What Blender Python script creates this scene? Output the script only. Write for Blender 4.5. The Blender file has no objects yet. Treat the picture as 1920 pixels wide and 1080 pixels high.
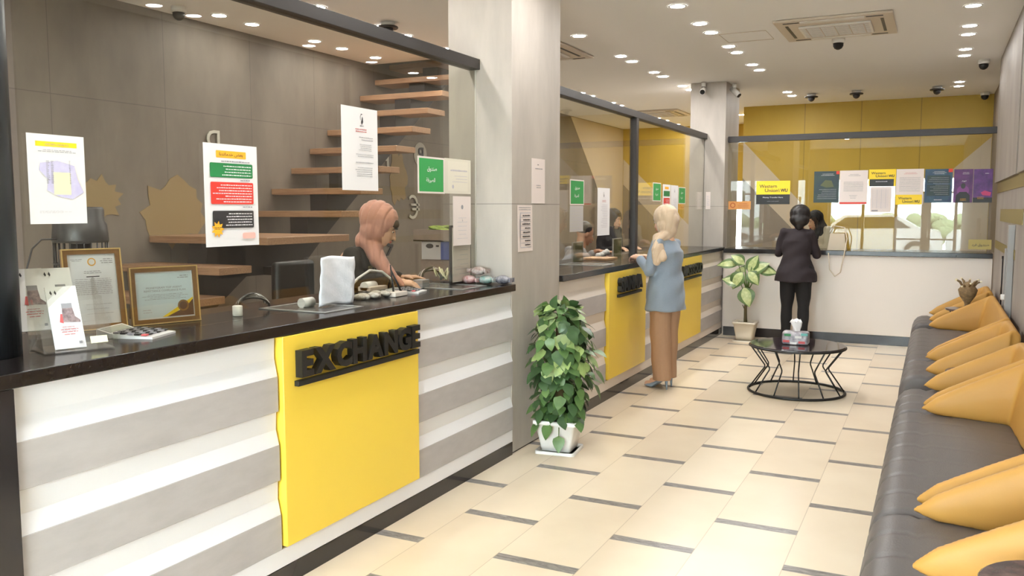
import bpy, bmesh, math, random
from mathutils import Vector, Matrix, Euler
random.seed(7)
SC = bpy.context.scene
COL = SC.collection
PI = math.pi
V = Vector

# ------------------------------------------------------------------ camera
cam_d = bpy.data.cameras.new('camera')
cam = bpy.data.objects.new('camera', cam_d); COL.objects.link(cam)
cam_d.sensor_width = 36.0
cam_d.lens = 1596.9 / 1920 * 36.0
cam_d.clip_start = 0.05
cam.location = (0, 0, 1.6)
YAW, PITCH, ROLL = 0.461045, 0.092094, -0.000635
_f = V((-math.sin(YAW)*math.cos(PITCH), math.cos(YAW)*math.cos(PITCH), -math.sin(PITCH)))
_r = V((math.cos(YAW), math.sin(YAW), 0)); _u = _r.cross(_f)
_r2 = _r*math.cos(ROLL)+_u*math.sin(ROLL); _u2 = -_r*math.sin(ROLL)+_u*math.cos(ROLL)
cam.rotation_euler = Matrix((_r2, _u2, -_f)).transposed().to_euler()
SC.camera = cam

# ------------------------------------------------------------------ world, exposure
w = bpy.data.worlds.new('world'); SC.world = w; w.use_nodes = True
bg = w.node_tree.nodes['Background']
bg.inputs[0].default_value = (0.74, 0.87, 1.0, 1); bg.inputs[1].default_value = 25.0
SC.view_settings.view_transform = 'Standard'; SC.view_settings.look = 'None'
SC.view_settings.exposure = 0.99; SC.view_settings.gamma = 1.0
SC.view_settings.use_curve_mapping = False
cy = SC.cycles
cy.use_denoising = True; cy.max_bounces = 8; cy.diffuse_bounces = 4; cy.glossy_bounces = 4
cy.transparent_max_bounces = 16; cy.transmission_bounces = 6
cy.sample_clamp_indirect = 6.0; cy.caustics_reflective = False; cy.caustics_refractive = False
LAMP = 175.0      # radiance of one ceiling downlight

# ------------------------------------------------------------------ materials
def lin(c):
    return tuple(((x/255)/12.92 if x/255 <= 0.04045 else ((x/255+0.055)/1.055)**2.4) for x in c)
MATS = {}
def mat(name, rgb, rough=0.5, metal=0.0, spec=0.5, noise=0.0, nscale=8.0, nstretch=(1,1,1), bump=0.0, bscale=60.0, emit=0.0, coat=0.0, rgb2=None, sheen=0.0):
    if name in MATS: return MATS[name]
    m = bpy.data.materials.new(name); m.use_nodes = True
    nt = m.node_tree; b = nt.nodes['Principled BSDF']
    c = lin(rgb)
    b.inputs['Base Color'].default_value = (*c, 1)
    b.inputs['Roughness'].default_value = rough
    b.inputs['Metallic'].default_value = metal
    b.inputs['Specular IOR Level'].default_value = spec
    if coat: b.inputs['Coat Weight'].default_value = coat
    if sheen: b.inputs['Sheen Weight'].default_value = sheen
    if noise or rgb2:
        tc = nt.nodes.new('ShaderNodeTexCoord'); mp = nt.nodes.new('ShaderNodeMapping')
        mp.inputs['Scale'].default_value = nstretch
        n = nt.nodes.new('ShaderNodeTexNoise'); n.inputs['Scale'].default_value = nscale
        n.inputs['Detail'].default_value = 6.0; n.inputs['Roughness'].default_value = 0.6
        nt.links.new(tc.outputs['Object'], mp.inputs[0]); nt.links.new(mp.outputs[0], n.inputs['Vector'])
        r = nt.nodes.new('ShaderNodeValToRGB')
        c2 = lin(rgb2) if rgb2 else tuple(x*(1-noise) for x in c)
        r.color_ramp.elements[0].position = 0.3; r.color_ramp.elements[1].position = 0.7
        r.color_ramp.elements[0].color = (*c2, 1); r.color_ramp.elements[1].color = (*c, 1)
        nt.links.new(n.outputs['Fac'], r.inputs[0]); nt.links.new(r.outputs[0], b.inputs['Base Color'])
    if bump:
        tc = nt.nodes.new('ShaderNodeTexCoord')
        n = nt.nodes.new('ShaderNodeTexNoise'); n.inputs['Scale'].default_value = bscale
        bp = nt.nodes.new('ShaderNodeBump'); bp.inputs['Strength'].default_value = bump; bp.inputs['Distance'].default_value = 0.01
        nt.links.new(tc.outputs['Object'], n.inputs['Vector']); nt.links.new(n.outputs['Fac'], bp.inputs['Height'])
        nt.links.new(bp.outputs[0], b.inputs['Normal'])
    if emit:
        b.inputs['Emission Color'].default_value = (*c, 1); b.inputs['Emission Strength'].default_value = emit
    MATS[name] = m
    return m

def glass_mat(name, tint, refl=0.045, rough=0.0):
    m = bpy.data.materials.new(name); m.use_nodes = True; nt = m.node_tree
    for n in list(nt.nodes): nt.nodes.remove(n)
    out = nt.nodes.new('ShaderNodeOutputMaterial'); mix = nt.nodes.new('ShaderNodeMixShader')
    tr = nt.nodes.new('ShaderNodeBsdfTransparent'); tr.inputs[0].default_value = (*tint, 1)
    gl = nt.nodes.new('ShaderNodeBsdfGlossy'); gl.inputs['Roughness'].default_value = rough
    gl.inputs[0].default_value = (1, 1, 1, 1)
    lw = nt.nodes.new('ShaderNodeLayerWeight'); lw.inputs[0].default_value = 0.5
    p = nt.nodes.new('ShaderNodeMath'); p.operation = 'POWER'; p.inputs[1].default_value = 5
    mu = nt.nodes.new('ShaderNodeMath'); mu.operation = 'MULTIPLY_ADD'; mu.inputs[1].default_value = 1-refl; mu.inputs[2].default_value = refl
    nt.links.new(lw.outputs['Facing'], p.inputs[0]); nt.links.new(p.outputs[0], mu.inputs[0])
    nt.links.new(mu.outputs[0], mix.inputs[0]); nt.links.new(tr.outputs[0], mix.inputs[1]); nt.links.new(gl.outputs[0], mix.inputs[2])
    nt.links.new(mix.outputs[0], out.inputs[0])
    MATS[name] = m
    return m

def node_chain(nt):
    def math_(op, a, b=None, c=None):
        n = nt.nodes.new('ShaderNodeMath'); n.operation = op
        for i, x in enumerate((a, b, c)):
            if x is None: continue
            if isinstance(x, (int, float)): n.inputs[i].default_value = x
            else: nt.links.new(x, n.inputs[i])
        return n.outputs[0]
    return math_

def floor_mat():
    m = bpy.data.materials.new('cream_stone_floor'); m.use_nodes = True; nt = m.node_tree
    b = nt.nodes['Principled BSDF']; M_ = node_chain(nt)
    tc = nt.nodes.new('ShaderNodeTexCoord'); sp = nt.nodes.new('ShaderNodeSeparateXYZ')
    nt.links.new(tc.outputs['Object'], sp.inputs[0]); x, y = sp.outputs[0], sp.outputs[1]
    u = M_('DIVIDE', M_('ADD', x, 0.96), 0.4055)
    ci = M_('FLOOR', u); uf = M_('SUBTRACT', u, ci)
    par = M_('MODULO', M_('ADD', ci, 100), 2)
    t = M_('DIVIDE', M_('ADD', M_('SUBTRACT', y, 3.845+0.4525-0.4525), M_('MULTIPLY', M_('SUBTRACT', 1, par), 0.4525)), 0.905)
    tf = M_('SUBTRACT', t, M_('FLOOR', t))
    d = M_('MINIMUM', tf, M_('SUBTRACT', 1, tf))
    strip = M_('LESS_THAN', d, 0.033/0.905)
    ju = M_('LESS_THAN', M_('MINIMUM', uf, M_('SUBTRACT', 1, uf)), 0.0022/0.4055)
    # tile id for tone change
    tid = nt.nodes.new('ShaderNodeCombineXYZ'); nt.links.new(ci, tid.inputs[0]); nt.links.new(M_('FLOOR', t), tid.inputs[1])
    wn = nt.nodes.new('ShaderNodeTexWhiteNoise'); wn.noise_dimensions = '3D'; nt.links.new(tid.outputs[0], wn.inputs['Vector'])
    n1 = nt.nodes.new('ShaderNodeTexNoise'); n1.inputs['Scale'].default_value = 2.3; n1.inputs['Detail'].default_value = 8
    nt.links.new(tc.outputs['Object'], n1.inputs['Vector'])
    fac = M_('ADD', M_('MULTIPLY', wn.outputs['Value'], 0.45), M_('MULTIPLY', n1.outputs['Fac'], 0.75))
    r = nt.nodes.new('ShaderNodeValToRGB')
    r.color_ramp.elements[0].position = 0.2; r.color_ramp.elements[0].color = (*lin((220, 201, 175)), 1)
    r.color_ramp.elements[1].position = 0.85; r.color_ramp.elements[1].color = (*lin((238, 223, 199)), 1)
    nt.links.new(fac, r.inputs[0])
    n2 = nt.nodes.new('ShaderNodeTexNoise'); n2.inputs['Scale'].default_value = 9; n2.inputs['Detail'].default_value = 10; n2.inputs['Roughness'].default_value = 0.75
    n2.inputs['Distortion'].default_value = 1.5
    mp = nt.nodes.new('ShaderNodeMapping'); mp.inputs['Scale'].default_value = (1, 3.5, 1)
    nt.links.new(tc.outputs['Object'], mp.inputs[0]); nt.links.new(mp.outputs[0], n2.inputs['Vector'])
    r2 = nt.nodes.new('ShaderNodeValToRGB')
    r2.color_ramp.elements[0].position = 0.35; r2.color_ramp.elements[0].color = (*lin((96, 90, 88)), 1)
    r2.color_ramp.elements[1].position = 0.68; r2.color_ramp.elements[1].color = (*lin((172, 165, 158)), 1)
    nt.links.new(n2.outputs['Fac'], r2.inputs[0])
    mx = nt.nodes.new('ShaderNodeMixRGB'); nt.links.new(strip, mx.inputs[0]); nt.links.new(r.outputs[0], mx.inputs[1]); nt.links.new(r2.outputs[0], mx.inputs[2])
    mj = nt.nodes.new('ShaderNodeMixRGB'); nt.links.new(M_('MULTIPLY', ju, 0.5), mj.inputs[0]); nt.links.new(mx.outputs[0], mj.inputs[1]); mj.inputs[2].default_value = (*lin((168, 146, 120)), 1)
    nt.links.new(mj.outputs[0], b.inputs['Base Color'])
    b.inputs['Roughness'].default_value = 0.28; b.inputs['Specular IOR Level'].default_value = 0.35
    MATS['floor'] = m
    return m

def panel_mat(name, rgb, rgb2, seams, axis, z_seams=(), rough=0.55, dark=0.45, hw=0.003, stretch=(1, 1, 0.35)):
    """large cement panels: mottled tone and thin joints at given positions along an axis and heights"""
    m = bpy.data.materials.new(name); m.use_nodes = True; nt = m.node_tree
    b = nt.nodes['Principled BSDF']; M_ = node_chain(nt)
    tc = nt.nodes.new('ShaderNodeTexCoord'); sp = nt.nodes.new('ShaderNodeSeparateXYZ')
    nt.links.new(tc.outputs['Object'], sp.inputs[0])
    mp = nt.nodes.new('ShaderNodeMapping'); mp.inputs['Scale'].default_value = stretch
    n = nt.nodes.new('ShaderNodeTexNoise'); n.inputs['Scale'].default_value = 2.6; n.inputs['Detail'].default_value = 9; n.inputs['Roughness'].default_value = 0.62
    nt.links.new(tc.outputs['Object'], mp.inputs[0]); nt.links.new(mp.outputs[0], n.inputs['Vector'])
    r = nt.nodes.new('ShaderNodeValToRGB')
    r.color_ramp.elements[0].position = 0.32; r.color_ramp.elements[0].color = (*lin(rgb2), 1)
    r.color_ramp.elements[1].position = 0.68; r.color_ramp.elements[1].color = (*lin(rgb), 1)
    nt.links.new(n.outputs['Fac'], r.inputs[0])
    acc = None
    for s in seams:
        k = M_('LESS_THAN', M_('ABSOLUTE', M_('SUBTRACT', sp.outputs[axis], s)), hw)
        acc = k if acc is None else M_('MAXIMUM', acc, k)
    for s in z_seams:
        k = M_('LESS_THAN', M_('ABSOLUTE', M_('SUBTRACT', sp.outputs[2], s)), hw)
        acc = k if acc is None else M_('MAXIMUM', acc, k)
    if acc is not None:
        mx = nt.nodes.new('ShaderNodeMixRGB'); nt.links.new(M_('MULTIPLY', acc, dark), mx.inputs[0]); nt.links.new(r.outputs[0], mx.inputs[1])
        mx.inputs[2].default_value = (0.05, 0.045, 0.04, 1); nt.links.new(mx.outputs[0], b.inputs['Base Color'])
    else: nt.links.new(r.outputs[0], b.inputs['Base Color'])
    b.inputs['Roughness'].default_value = rough; b.inputs['Specular IOR Level'].default_value = 0.3
    MATS[name] = m
    return m

FLOOR = floor_mat()
CEIL = mat('ceiling_paint', (250, 250, 250), 0.9, spec=0.1)
CEMENT_L = panel_mat('cement_panels_left', (130, 120, 109), (110, 101, 92), [4.07, 5.086, 6.07, 6.97, 8.0, 9.0], 1, (2.427,))
CEMENT_P = panel_mat('cement_pillar', (194, 186, 176), (168, 160, 151), [], 0, (1.635,), stretch=(1, 1, 0.25))
CEMENT_R = panel_mat('cement_right', (160, 152, 144), (138, 130, 123), [7.8, 8.7], 1, ())
CEMENT_D = mat('grey_wall_paint', (146, 135, 124), 0.7, noise=0.12, nscale=3)
BEIGE = mat('beige_paint', (205, 190, 170), 0.7)
YWALL = panel_mat('yellow_wall_panels', (196, 164, 66), (190, 158, 62), [-1.859, -1.057, -0.256], 0, (), rough=0.45, dark=0.4, hw=0.006)
YEL = mat('yellow_laminate', (240, 206, 74), 0.35)
YEL_D = mat('yellow_recess', (128, 112, 60), 0.5)
WHITE = mat('white_laminate', (240, 240, 243), 0.35)
GREYB = mat('grey_cement_board', (186, 181, 180), 0.55, noise=0.14, nscale=5, nstretch=(1, 1, 3))
BLACK = mat('black_stone', (36, 32, 32), 0.17, spec=0.4, noise=0.3, nscale=30)
BLKP = mat('black_plinth', (44, 40, 40), 0.12)
STEEL = mat('black_frame_metal', (52, 48, 46), 0.42, metal=0.2)
BLK = mat('matte_black', (20, 20, 20), 0.45)
DKG = mat('dark_grey_plastic', (58, 56, 56), 0.4)
CWALL = mat('counter_warm_white', (226, 216, 206), 0.45)
GLASS = glass_mat('partition_glass', (0.94, 0.94, 0.90), 0.045)
CLEAR = glass_mat('clear_acrylic', (0.99, 0.99, 0.99), 0.05)
PAPER = mat('paper_white', (238, 236, 236), 0.55)
PAPER_W = mat('paper_warm', (232, 220, 214), 0.55)
INK = mat('ink_dark', (52, 50, 54), 0.6)
INKG = mat('ink_grey', (150, 148, 152), 0.6)
INKL = mat('ink_light', (196, 192, 198), 0.6)
INKR = mat('ink_red', (205, 90, 90), 0.6)
GREEN = mat('print_green', (58, 158, 84), 0.5)
GREEN2 = mat('print_dark_green', (40, 128, 72), 0.5)
RED = mat('print_red', (222, 62, 50), 0.5)
PYEL = mat('print_yellow', (250, 214, 40), 0.5)
PORG = mat('print_orange', (247, 178, 48), 0.5)
PINK = mat('print_pink', (248, 186, 174), 0.5)
NAVY = mat('print_navy', (40, 56, 92), 0.5, rgb2=(62, 96, 110), nscale=14)
TEAL = mat('print_teal', (34, 52, 66), 0.5, rgb2=(52, 72, 62), nscale=9)
PURP = mat('print_purple', (62, 36, 84), 0.5, rgb2=(118, 62, 124), nscale=9)
VIO = mat('print_pale_violet', (214, 210, 234), 0.6, rgb2=(200, 194, 228), nscale=30)
CREAM = mat('print_cream', (244, 240, 196), 0.6)
GOLD = mat('gold_frame', (160, 120, 76), 0.32, metal=0.5, noise=0.2, nscale=20)
GOLDL = mat('gold_edge', (236, 204, 140), 0.3, metal=0.6)
WOOD = mat('stair_wood', (172, 134, 102), 0.45, rgb2=(142, 106, 78), nscale=6, nstretch=(1, 14, 14))
LEATHER = mat('grey_leather', (96, 91, 90), 0.42, spec=0.4, noise=0.08, nscale=3, bump=0.12, bscale=160)
MUST = mat('mustard_upholstery', (188, 140, 68), 0.5, spec=0.35, noise=0.05, nscale=4, bump=0.04, bscale=300)
WPLAST = mat('white_plastic', (232, 230, 226), 0.35)
OFFW = mat('offwhite_plastic', (214, 202, 188), 0.4)
SILV = mat('silver', (190, 190, 188), 0.3, metal=0.7)
CHROME = mat('chrome', (210, 210, 212), 0.12, metal=1.0)
ALU = mat('aluminium', (200, 196, 190), 0.35, metal=0.5)
POT_W = mat('glazed_white_pot', (232, 230, 226), 0.25)
POT_C = mat('cream_pot', (214, 204, 186), 0.4)
SOIL = mat('soil', (60, 44, 34), 0.9)
STEM = mat('green_stem', (86, 112, 50), 0.5)
BARK = mat('brown_stem', (96, 84, 54), 0.7)
SKIN = mat('skin', (222, 178, 150), 0.5, spec=0.3)
SKIN2 = mat('skin_tan', (190, 140, 112), 0.5, spec=0.3)
HAIR = mat('black_hair', (30, 24, 24), 0.45, noise=0.4, nscale=60, nstretch=(1, 1, 0.1))
PEACH = mat('peach_headscarf', (190, 136, 118), 0.75, sheen=0.3)
SCARF = mat('beige_headscarf', (204, 180, 152), 0.75, sheen=0.3)
SCARF_B = mat('black_headscarf', (30, 28, 34), 0.6)
DKCAP = mat('dark_undercap', (78, 62, 40), 0.8)
BLAZER = mat('light_blue_linen', (138, 150, 163), 0.85, noise=0.08, nscale=120, sheen=0.2)
TROUS = mat('tan_trousers', (168, 132, 102), 0.8, noise=0.05, nscale=30)
SUIT = mat('black_suit_cloth', (38, 29, 33), 0.85)
SUITT = mat('black_trousers', (20, 19, 21), 0.85)
DKTOP = mat('dark_green_top', (40, 38, 32), 0.85)
OLIVE = mat('olive_vest', (92, 84, 40), 0.85)
GREYSH = mat('grey_shirt', (158, 154, 154), 0.85)
HEEL = mat('blue_grey_suede', (140, 156, 172), 0.8)
LIP = mat('lips', (196, 96, 92), 0.5)
EYEW = mat('eye_white', (232, 226, 222), 0.3)
LAMPM = bpy.data.materials.new('lamp_glow'); LAMPM.use_nodes = True
_b = LAMPM.node_tree.nodes['Principled BSDF']; _b.inputs['Emission Color'].default_value = (1.0, 0.985, 0.97, 1); _b.inputs['Emission Strength'].default_value = LAMP

LAMPW = LAMPM.copy(); LAMPW.name = 'lamp_glow_dim'; LAMPW.node_tree.nodes['Principled BSDF'].inputs['Emission Strength'].default_value = LAMP*.3

# ------------------------------------------------------------------ geometry helpers
class MB:
    def __init__(s): s.bm = bmesh.new(); s.mats = []
    def mi(s, m):
        if m not in s.mats: s.mats.append(m)
        return s.mats.index(m)
    def face(s, pts, m, smooth=False):
        vs = [s.bm.verts.new(p) for p in pts]
        f = s.bm.faces.new(vs); f.material_index = s.mi(m); f.smooth = smooth; return f
    def box(s, x0, x1, y0, y1, z0, z1, m, bev=0.0):
        k = s.mi(m)
        r = bmesh.ops.create_cube(s.bm, size=1.0)
        vs = r['verts']
        for v in vs:
            v.co = V((x0+(v.co.x+.5)*(x1-x0), y0+(v.co.y+.5)*(y1-y0), z0+(v.co.z+.5)*(z1-z0)))
        fs = set(f for v in vs for f in v.link_faces)
        for f in fs: f.material_index = k
        if bev:
            es = list(set(e for v in vs for e in v.link_edges))
            rr = bmesh.ops.bevel(s.bm, geom=es, offset=bev, segments=2, profile=0.5, affect='EDGES', clamp_overlap=True)
            for f in rr['faces']: f.material_index = k; f.smooth = True
        return s
    def obox(s, c, ax, ay, az, hx, hy, hz, m):
        """oriented box: centre, three unit axes, half sizes"""
        ax, ay, az, c = V(ax), V(ay), V(az), V(c)
        P = [c+ax*hx*i+ay*hy*j+az*hz*k for i in (-1, 1) for j in (-1, 1) for k in (-1, 1)]
        vs = [s.bm.verts.new(p) for p in P]
        for q in ((0, 1, 3, 2), (4, 6, 7, 5), (0, 4, 5, 1), (2, 3, 7, 6), (0, 2, 6, 4), (1, 5, 7, 3)):
            f = s.bm.faces.new([vs[i] for i in q]); f.material_index = s.mi(m)
        return s
    def rings(s, rs, m, cap=True, smooth=True, closed=True):
        """loft a list of rings (same point count)"""
        k = s.mi(m); R = [[s.bm.verts.new(p) for p in r] for r in rs]; n = len(rs[0])
        for a, b in zip(R, R[1:]):
            for i in range(n if closed else n-1):
                j = (i+1) % n
                f = s.bm.faces.new((a[i], a[j], b[j], b[i])); f.material_index = k; f.smooth = smooth
        if cap and closed:
            for r, rev in ((R[0], True), (R[-1], False)):
                f = s.bm.faces.new(r[::-1] if rev else r); f.material_index = k
        return s
    def cyl(s, p0, p1, r0, m, r1=None, n=16, cap=True, smooth=True):
        p0, p1 = V(p0), V(p1); r1 = r0 if r1 is None else r1
        d = (p1-p0).normalized(); a = d.orthogonal().normalized(); b = d.cross(a)
        def ring(p, r): return [p+(a*math.cos(t)+b*math.sin(t))*r for t in (2*PI*i/n for i in range(n))]
        return s.rings([ring(p0, r0), ring(p1, r1)], m, cap, smooth)
    def tube(s, pts, r, m, n=8, closed=False):
        pts = [V(p) for p in pts]; rs = r if isinstance(r, (list, tuple)) else [r]*len(pts)
        if closed: pts = pts+[pts[0]]; rs = list(rs)+[rs[0]]
        R = []; a = None
        for i, p in enumerate(pts):
            if closed: d = (pts[(i+1) % (len(pts)-1)] - pts[(i-1) % (len(pts)-1)])
            else: d = pts[min(i+1, len(pts)-1)]-pts[max(i-1, 0)]
            if d.length < 1e-9: d = V((0, 0, 1))
            d.normalize()
            a = d.orthogonal().normalized() if a is None else (a-d*a.dot(d)).normalized()
            b = d.cross(a)
            R.append([p+(a*math.cos(t)+b*math.sin(t))*rs[i] for t in (2*PI*k/n for k in range(n))])
        return s.rings(R, m, not closed)
    def lathe(s, c, prof, m, n=24, cap=True):
        c = V(c)
        return s.rings([[c+V((r*math.cos(t), r*math.sin(t), z)) for t in (2*PI*k/n for k in range(n))] for r, z in prof], m, cap)
    def ell(s, c, r, m, seg=16, rng=10, rot=None):
        k = s.mi(m); c = V(c); r = V(r) if not isinstance(r, (int, float)) else V((r, r, r))
        rr = bmesh.ops.create_uvsphere(s.bm, u_segments=seg, v_segments=rng, radius=1.0)
        R = rot if rot is not None else Matrix.Identity(3)
        for v in rr['verts']:
            v.co = c + R @ V((v.co.x*r.x, v.co.y*r.y, v.co.z*r.z))
        for f in set(f for v in rr['verts'] for f in v.link_faces): f.material_index = k; f.smooth = True
        return s
    def caps(s, p0, r0, p1, r1, m, n=14, h=5):
        """tapered capsule"""
        p0, p1 = V(p0), V(p1); d = (p1-p0)
        L = d.length; d = d/L if L > 1e-6 else V((0, 0, 1)); a = d.orthogonal().normalized(); b = d.cross(a)
        R = []
        for i in range(h):
            t = PI/2*(1-(i+0.35)/h); R.append((p0-d*r0*math.sin(t), r0*math.cos(t)))
        for i in range(h):
            t = PI/2*((i+0.65)/h); R.append((p1+d*r1*math.sin(t), r1*math.cos(t)))
        return s.rings([[p+(a*math.cos(q)+b*math.sin(q))*r for q in (2*PI*k/n for k in range(n))] for p, r in R], m)
    def prism(s, pts, off, m, smooth=False):
        """extrude closed planar outline pts by vector off"""
        off = V(off); A = [V(p) for p in pts]; B = [p+off for p in A]; k = s.mi(m)
        a = [s.bm.verts.new(p) for p in A]; b = [s.bm.verts.new(p) for p in B]; n = len(a)
        for i in range(n):
            j = (i+1) % n; f = s.bm.faces.new((a[i], a[j], b[j], b[i])); f.material_index = k; f.smooth = smooth
        f = s.bm.faces.new(a[::-1]); f.material_index = k
        f = s.bm.faces.new(b); f.material_index = k
        return s
    def add_mesh(s, me, fn, m):
        k = s.mi(m); vs = [s.bm.verts.new(fn(v.co)) for v in me.vertices]
        for p in me.polygons:
            try: f = s.bm.faces.new([vs[i] for i in p.vertices]); f.material_index = k
            except ValueError: pass
        return s
    def mesh(s, name, shift=(0, 0, 0)):
        sh = V(shift)
        if sh.length > 0:
            for v in s.bm.verts: v.co -= sh
        bmesh.ops.recalc_face_normals(s.bm, faces=s.bm.faces)
        me = bpy.data.meshes.new(name); s.bm.to_mesh(me); s.bm.free()
        for m in s.mats: me.materials.append(m)
        return me

def setp(o, label=None, cat=None, group=None, kind=None):
    if label: o['label'] = label
    if cat: o['category'] = cat
    if group: o['group'] = group
    if kind: o['kind'] = kind
    return o
def struct(name, mb):
    o = bpy.data.objects.new(name, mb.mesh(name)); COL.objects.link(o); o['kind'] = 'structure'; return o
def single(name, mb, label, cat, loc=(0, 0, 0), group=None, kind=None):
    o = bpy.data.objects.new(name, mb.mesh(name, loc)); COL.objects.link(o); o.location = loc
    return setp(o, label, cat, group, kind)
def thing(name, label, cat, loc=(0, 0, 0), rotz=0.0, group=None):
    o = bpy.data.objects.new(name, None); COL.objects.link(o); o.empty_display_size = 0.1
    o.location = loc; o.rotation_euler = (0, 0, rotz); return setp(o, label, cat, group)
def part(name, mb, parent, local=False, label=None):
    """mesh given in world coordinates (or local=True: in the parent's)"""
    sh = V((0, 0, 0))
    if not local:
        p = parent
        while p is not None: sh += p.location; p = p.parent
    o = bpy.data.objects.new(name, mb.mesh(name, sh)); COL.objects.link(o); o.parent = parent
    if label: o['label'] = label
    return o
def dup(o, parent=None):
    c = o.copy(); COL.objects.link(c); c.parent = parent
    for ch in o.children: dup(ch, c)
    return c

# text meshes
_TX = {}
def textmesh(s, bold=0.0, depth=0.0, spacing=1.0):
    k = (s, bold, depth, spacing)
    if k in _TX: return _TX[k]
    c = bpy.data.curves.new('t', 'FONT'); c.body = s; c.offset = bold; c.extrude = depth; c.resolution_u = 3; c.space_character = spacing
    o = bpy.data.objects.new('t', c); COL.objects.link(o)
    dg = bpy.context.evaluated_depsgraph_get()
    me = bpy.data.meshes.new_from_object(o.evaluated_get(dg))
    xs = [v.co.x for v in me.vertices]; ys = [v.co.y for v in me.vertices]
    bb = (min(xs), max(xs), min(ys), max(ys))
    bpy.data.objects.remove(o); bpy.data.curves.remove(c)
    _TX[k] = (me, bb); return _TX[k]
def put_text(mb, s, o, u, v, n, x, y, w, h, m, bold=0.0, depth=0.0, stretch=True, spacing=1.0):
    """fit text in the box with lower-left (x,y), size w,h, in the frame o + x*u + y*v, standing off along n"""
    me, (x0, x1, y0, y1) = textmesh(s, bold, depth, spacing)
    sy = h/(y1-y0); sx = w/(x1-x0)
    if not stretch: sx = sy = min(sx, sy)
    o, u, v, n = V(o), V(u), V(v), V(n)
    mb.add_mesh(me, lambda c: o+u*(x+(c.x-x0)*sx)+v*(y+(c.y-y0)*sy)+n*(c.z if depth else 0.0), m)

class Sheet:
    """a flat printed sheet: origin lower-left, u right, v up, n towards the reader; sizes in metres"""
    def __init__(s, o, u, v, w, h, base, thick=0.0012, bend=0.0):
        s.mb = MB(); s.o = V(o); s.u = V(u).normalized(); s.v = V(v).normalized(); s.n = s.u.cross(s.v).normalized(); s.w, s.h = w, h
        s.t = thick; s.k = 0
        s.mb.obox(s.o+s.u*w/2+s.v*h/2+s.n*thick/2, s.u, s.v, s.n, w/2, h/2, thick/2, base)
    def P(s, x, y, lift=None):
        l = s.t+0.0005+0.0004*s.k if lift is None else lift
        return s.o+s.u*x+s.v*y+s.n*l
    def rect(s, x, y, w, h, m):        # fractions of the sheet
        s.k += 1; x *= s.w; w *= s.w; y *= s.h; h *= s.h
        s.mb.face([s.P(x, y), s.P(x+w, y), s.P(x+w, y+h), s.P(x, y+h)], m); return s
    def rrect(s, x, y, w, h, m, r=0.006):
        s.k += 1; x *= s.w; w *= s.w; y *= s.h; h *= s.h; pts = []
        for cx, cy_, a0 in ((x+w-r, y+r, -90), (x+w-r, y+h-r, 0), (x+r, y+h-r, 90), (x+r, y+r, 180)):
            for a in range(0, 91, 30):
                t = math.radians(a0+a); pts.append(s.P(cx+r*math.cos(t), cy_+r*math.sin(t)))
        s.mb.face(pts, m); return s
    def poly(s, pts, m):
        s.k += 1; s.mb.face([s.P(x*s.w, y*s.h) for x, y in pts], m); return s
    def disc(s, x, y, r, m, n=20, ry=None):
        s.k += 1; s.mb.face([s.P(x*s.w+r*math.cos(2*PI*i/n), y*s.h+(ry or r)*math.sin(2*PI*i/n)) for i in range(n)], m); return s
    def star(s, x, y, r0, r1, npt, m):
        s.k += 1; s.mb.face([s.P(x*s.w+(r0 if i % 2 else r1)*math.cos(PI*i/npt), y*s.h+(r0 if i % 2 else r1)*math.sin(PI*i/npt)) for i in range(2*npt)], m); return s
    def lines(s, x, y, w, h, n, m, align='l', th=0.4, seed=1):
        """illegible small print: n rows of little words between y and y+h (top first)"""
        s.k += 1; rd = random.Random(seed); x *= s.w; w *= s.w; y *= s.h; h *= s.h; ph = h/n
        for i in range(n):
            yy = y+h-ph*(i+1)+ph*(1-th)/2; L = w*rd.uniform(0.62, 1.0) if align != 'j' else w
            x0 = x if align in 'lj' else (x+w-L if align == 'r' else x+(w-L)/2); p = x0
            while p < x0+L-0.002:
                q = min(p+rd.uniform(0.006, 0.018), x0+L); t2 = ph*th*rd.uniform(0.75, 1.0)
                s.mb.face([s.P(p, yy), s.P(q, yy), s.P(q, yy+t2), s.P(p, yy+t2)], m); p = q+0.0025
        return s
    def text(s, t, x, y, w, h, m, bold=0.0, stretch=True):
        s.k += 1; put_text(s.mb, t, s.P(0, 0), s.u, s.v, s.n, x*s.w, y*s.h, w*s.w, h*s.h, m, bold, 0.0, stretch); return s
    def done(s, name, label, cat='notice', group=None):
        c = s.o+s.u*s.w/2
        return single(name, s.mb, label, cat, tuple(c), group)

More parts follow.
